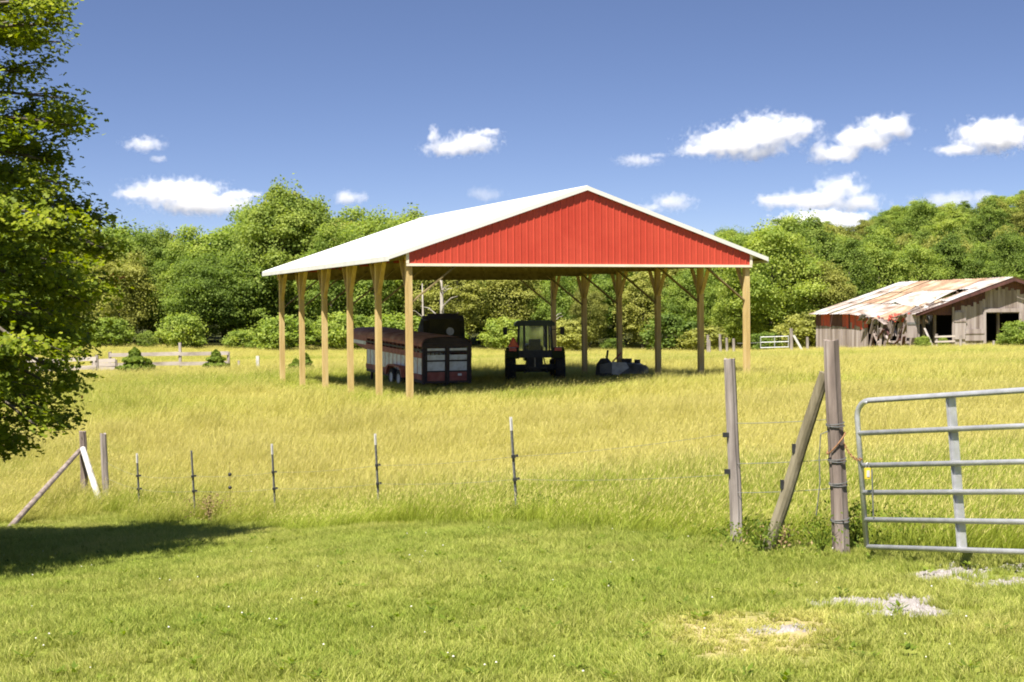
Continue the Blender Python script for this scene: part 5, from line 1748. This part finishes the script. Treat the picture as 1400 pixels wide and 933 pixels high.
    shade = np.clip(r.uniform(0, .75, n) + Q[Ti] * .15 + .12 * r.normal(size=n), 0, 1)
    red = ((E[Ti] > .5) & (np.random.default_rng(5).random(len(T))[Ti] < .02) & (Q[Ti] > .8) & (r.random(n) < .5)).astype(float) * r.uniform(.4, 1, n)
    me = np_mesh('crown', V, tri, M['leaf_near'], {'shade': np.tile(shade, 8), 'tip': np.tile(red, 8)})
    link('crown', me, o)
near_tree()

# ------------------------------------------------------------------ clouds: real volumes far off in the sky
def cloud(label, lobes, dens, seed, D=1400.0, wisp=1.25):
    """lobes: (px, py, half width, half height) in photo pixels, turned into ellipsoids at distance D"""
    L = []
    for (px, py, hw, hh) in lobes:
        c = PX(px, py, D)
        L.append((c, hw * D / F, hh * D / F))
    lo = [min(c.x - rx for c, rx, rz in L), min(c.z - rz for c, rx, rz in L)]
    hi = [max(c.x + rx for c, rx, rz in L), max(c.z + rz for c, rx, rz in L)]
    ext = max(rx for c, rx, rz in L)
    dep = min(60, max(14, ext * .8))
    cx, cz = (lo[0] + hi[0]) / 2, (lo[1] + hi[1]) / 2
    hx, hz2 = (hi[0] - lo[0]) / 2 * 1.3, (hi[1] - lo[1]) / 2 * 1.45
    # closed hull: rounded box
    mb = MB()
    mb.box(-hx, hx, -dep, dep, -hz2, hz2)
    m = bpy.data.materials.new('cloud_vapour'); m.use_nodes = True
    t = m.node_tree; t.nodes.clear()
    out = t.nodes.new('ShaderNodeOutputMaterial')
    vol = t.nodes.new('ShaderNodeVolumePrincipled')
    vol.inputs['Color'].default_value = (.99, .99, .99, 1); vol.inputs['Anisotropy'].default_value = .0
    t.links.new(vol.outputs[0], out.inputs['Volume'])
    tc = t.nodes.new('ShaderNodeTexCoord')
    sc = min(rz for c, rx, rz in L)
    nz = node(t, 'ShaderNodeTexNoise', inp={'Scale': 1.0 / (sc * 1.5), 'Detail': 7.0, 'Roughness': .66})
    off = node(t, 'ShaderNodeVectorMath', operation='ADD'); off.inputs[1].default_value = (seed * 137.0, seed * 71.0, 0)
    t.links.new(tc.outputs['Object'], off.inputs[0]); t.links.new(off.outputs[0], nz.inputs['Vector'])
    last = None
    for c, rx, rz in L:
        sb = node(t, 'ShaderNodeVectorMath', operation='SUBTRACT'); sb.inputs[1].default_value = (c.x - cx, 0, c.z - cz)
        dv = node(t, 'ShaderNodeVectorMath', operation='DIVIDE'); dv.inputs[1].default_value = (rx, min(dep, max(rx * .7, rz)), rz)
        ln = node(t, 'ShaderNodeVectorMath', operation='LENGTH')
        t.links.new(tc.outputs['Object'], sb.inputs[0]); t.links.new(sb.outputs[0], dv.inputs[0]); t.links.new(dv.outputs[0], ln.inputs[0])
        if last is None:
            last = ln.outputs['Value']
        else:
            mn = node(t, 'ShaderNodeMath', operation='SMOOTH_MIN'); mn.inputs[2].default_value = .25
            t.links.new(last, mn.inputs[0]); t.links.new(ln.outputs['Value'], mn.inputs[1])
            last = mn.outputs[0]
    # density = clamp((0.72 - dist) * k + (noise-0.5)*wisp)
    a = node(t, 'ShaderNodeMath', operation='SUBTRACT'); a.inputs[0].default_value = .92
    t.links.new(last, a.inputs[1])
    b_ = node(t, 'ShaderNodeMath', operation='MULTIPLY_ADD'); b_.inputs[1].default_value = 2.6 * wisp; b_.inputs[2].default_value = -1.3 * wisp
    t.links.new(nz.outputs['Fac'], b_.inputs[0])
    s_ = node(t, 'ShaderNodeMath', operation='ADD'); t.links.new(a.outputs[0], s_.inputs[0]); t.links.new(b_.outputs[0], s_.inputs[1])
    k_ = node(t, 'ShaderNodeMath', operation='MULTIPLY', use_clamp=True); k_.inputs[1].default_value = 1.05
    t.links.new(s_.outputs[0], k_.inputs[0])
    e_ = node(t, 'ShaderNodeMath', operation='MULTIPLY'); e_.inputs[1].default_value = dens * 2.0
    t.links.new(k_.outputs[0], e_.inputs[0])
    t.links.new(e_.outputs[0], vol.inputs['Density'])
    m.volume_intersection_method = 'FAST' if hasattr(m, 'volume_intersection_method') else None
    o = mb.obj('cloud', m)
    o.location = (cx, D + seed * 6, cz)
    tag(o, label, 'cloud', 'small fair weather clouds')
    return o
CL = [
    ('small cloud highest at the left above the long streaky cloud', [(195, 196, 30, 12), (214, 216, 12, 6)], .05),
    ('long streaky white cloud left of the tallest dark tree', [(235, 262, 70, 20), (275, 278, 75, 16), (325, 265, 35, 7), (178, 264, 30, 8)], .07),
    ('white cloud with wisps above the far end of the white roof', [(615, 200, 40, 12), (645, 192, 38, 17), (668, 178, 20, 6), (592, 182, 9, 14)], .08),
    ('small faint cloud right above the dark tree group', [(475, 268, 26, 11)], .05),
    ('faint thin cloud over the middle of the white roof', [(662, 261, 30, 11)], .022),
    ('widest bright cloud right of the roof peak', [(1010, 188, 65, 22), (1055, 176, 55, 28), (1095, 168, 38, 18), (965, 200, 38, 9), (1040, 205, 30, 10)], .09),
    ('thin grey cloud to the left of the widest bright cloud', [(878, 213, 34, 9), (905, 206, 16, 4)], .035),
    ('small cloud just over the right roof slope', [(930, 270, 34, 14), (900, 278, 26, 8)], .05),
    ('slanting white cloud rising to the right', [(1160, 200, 42, 15), (1195, 182, 48, 20), (1232, 164, 42, 20)], .09),
    ('bright cloud cut by the right edge', [(1390, 175, 60, 26), (1340, 195, 40, 9)], .09),
    ('heaped white cloud above the hillside skyline', [(1140, 265, 60, 16), (1175, 250, 40, 26), (1200, 268, 42, 16), (1088, 264, 38, 12)], .08),
    ('low bright cloud touching the tree tops', [(1140, 298, 68, 18), (1100, 306, 40, 12)], .09),
    ('faint cloud low over the right hilltop', [(1345, 262, 58, 14), (1390, 258, 30, 12)], .03),
    ('tiny low cloud beside the end of the roof', [(1044, 318, 16, 12)], .07),
]
for i, (lb, lobes, dn) in enumerate(CL):
    cloud(lb, lobes, dn, i + 1, D={10: 1050.0, 11: 1900.0, 12: 1000.0, 4: 1100.0, 7: 1100.0}.get(i, 1400.0))
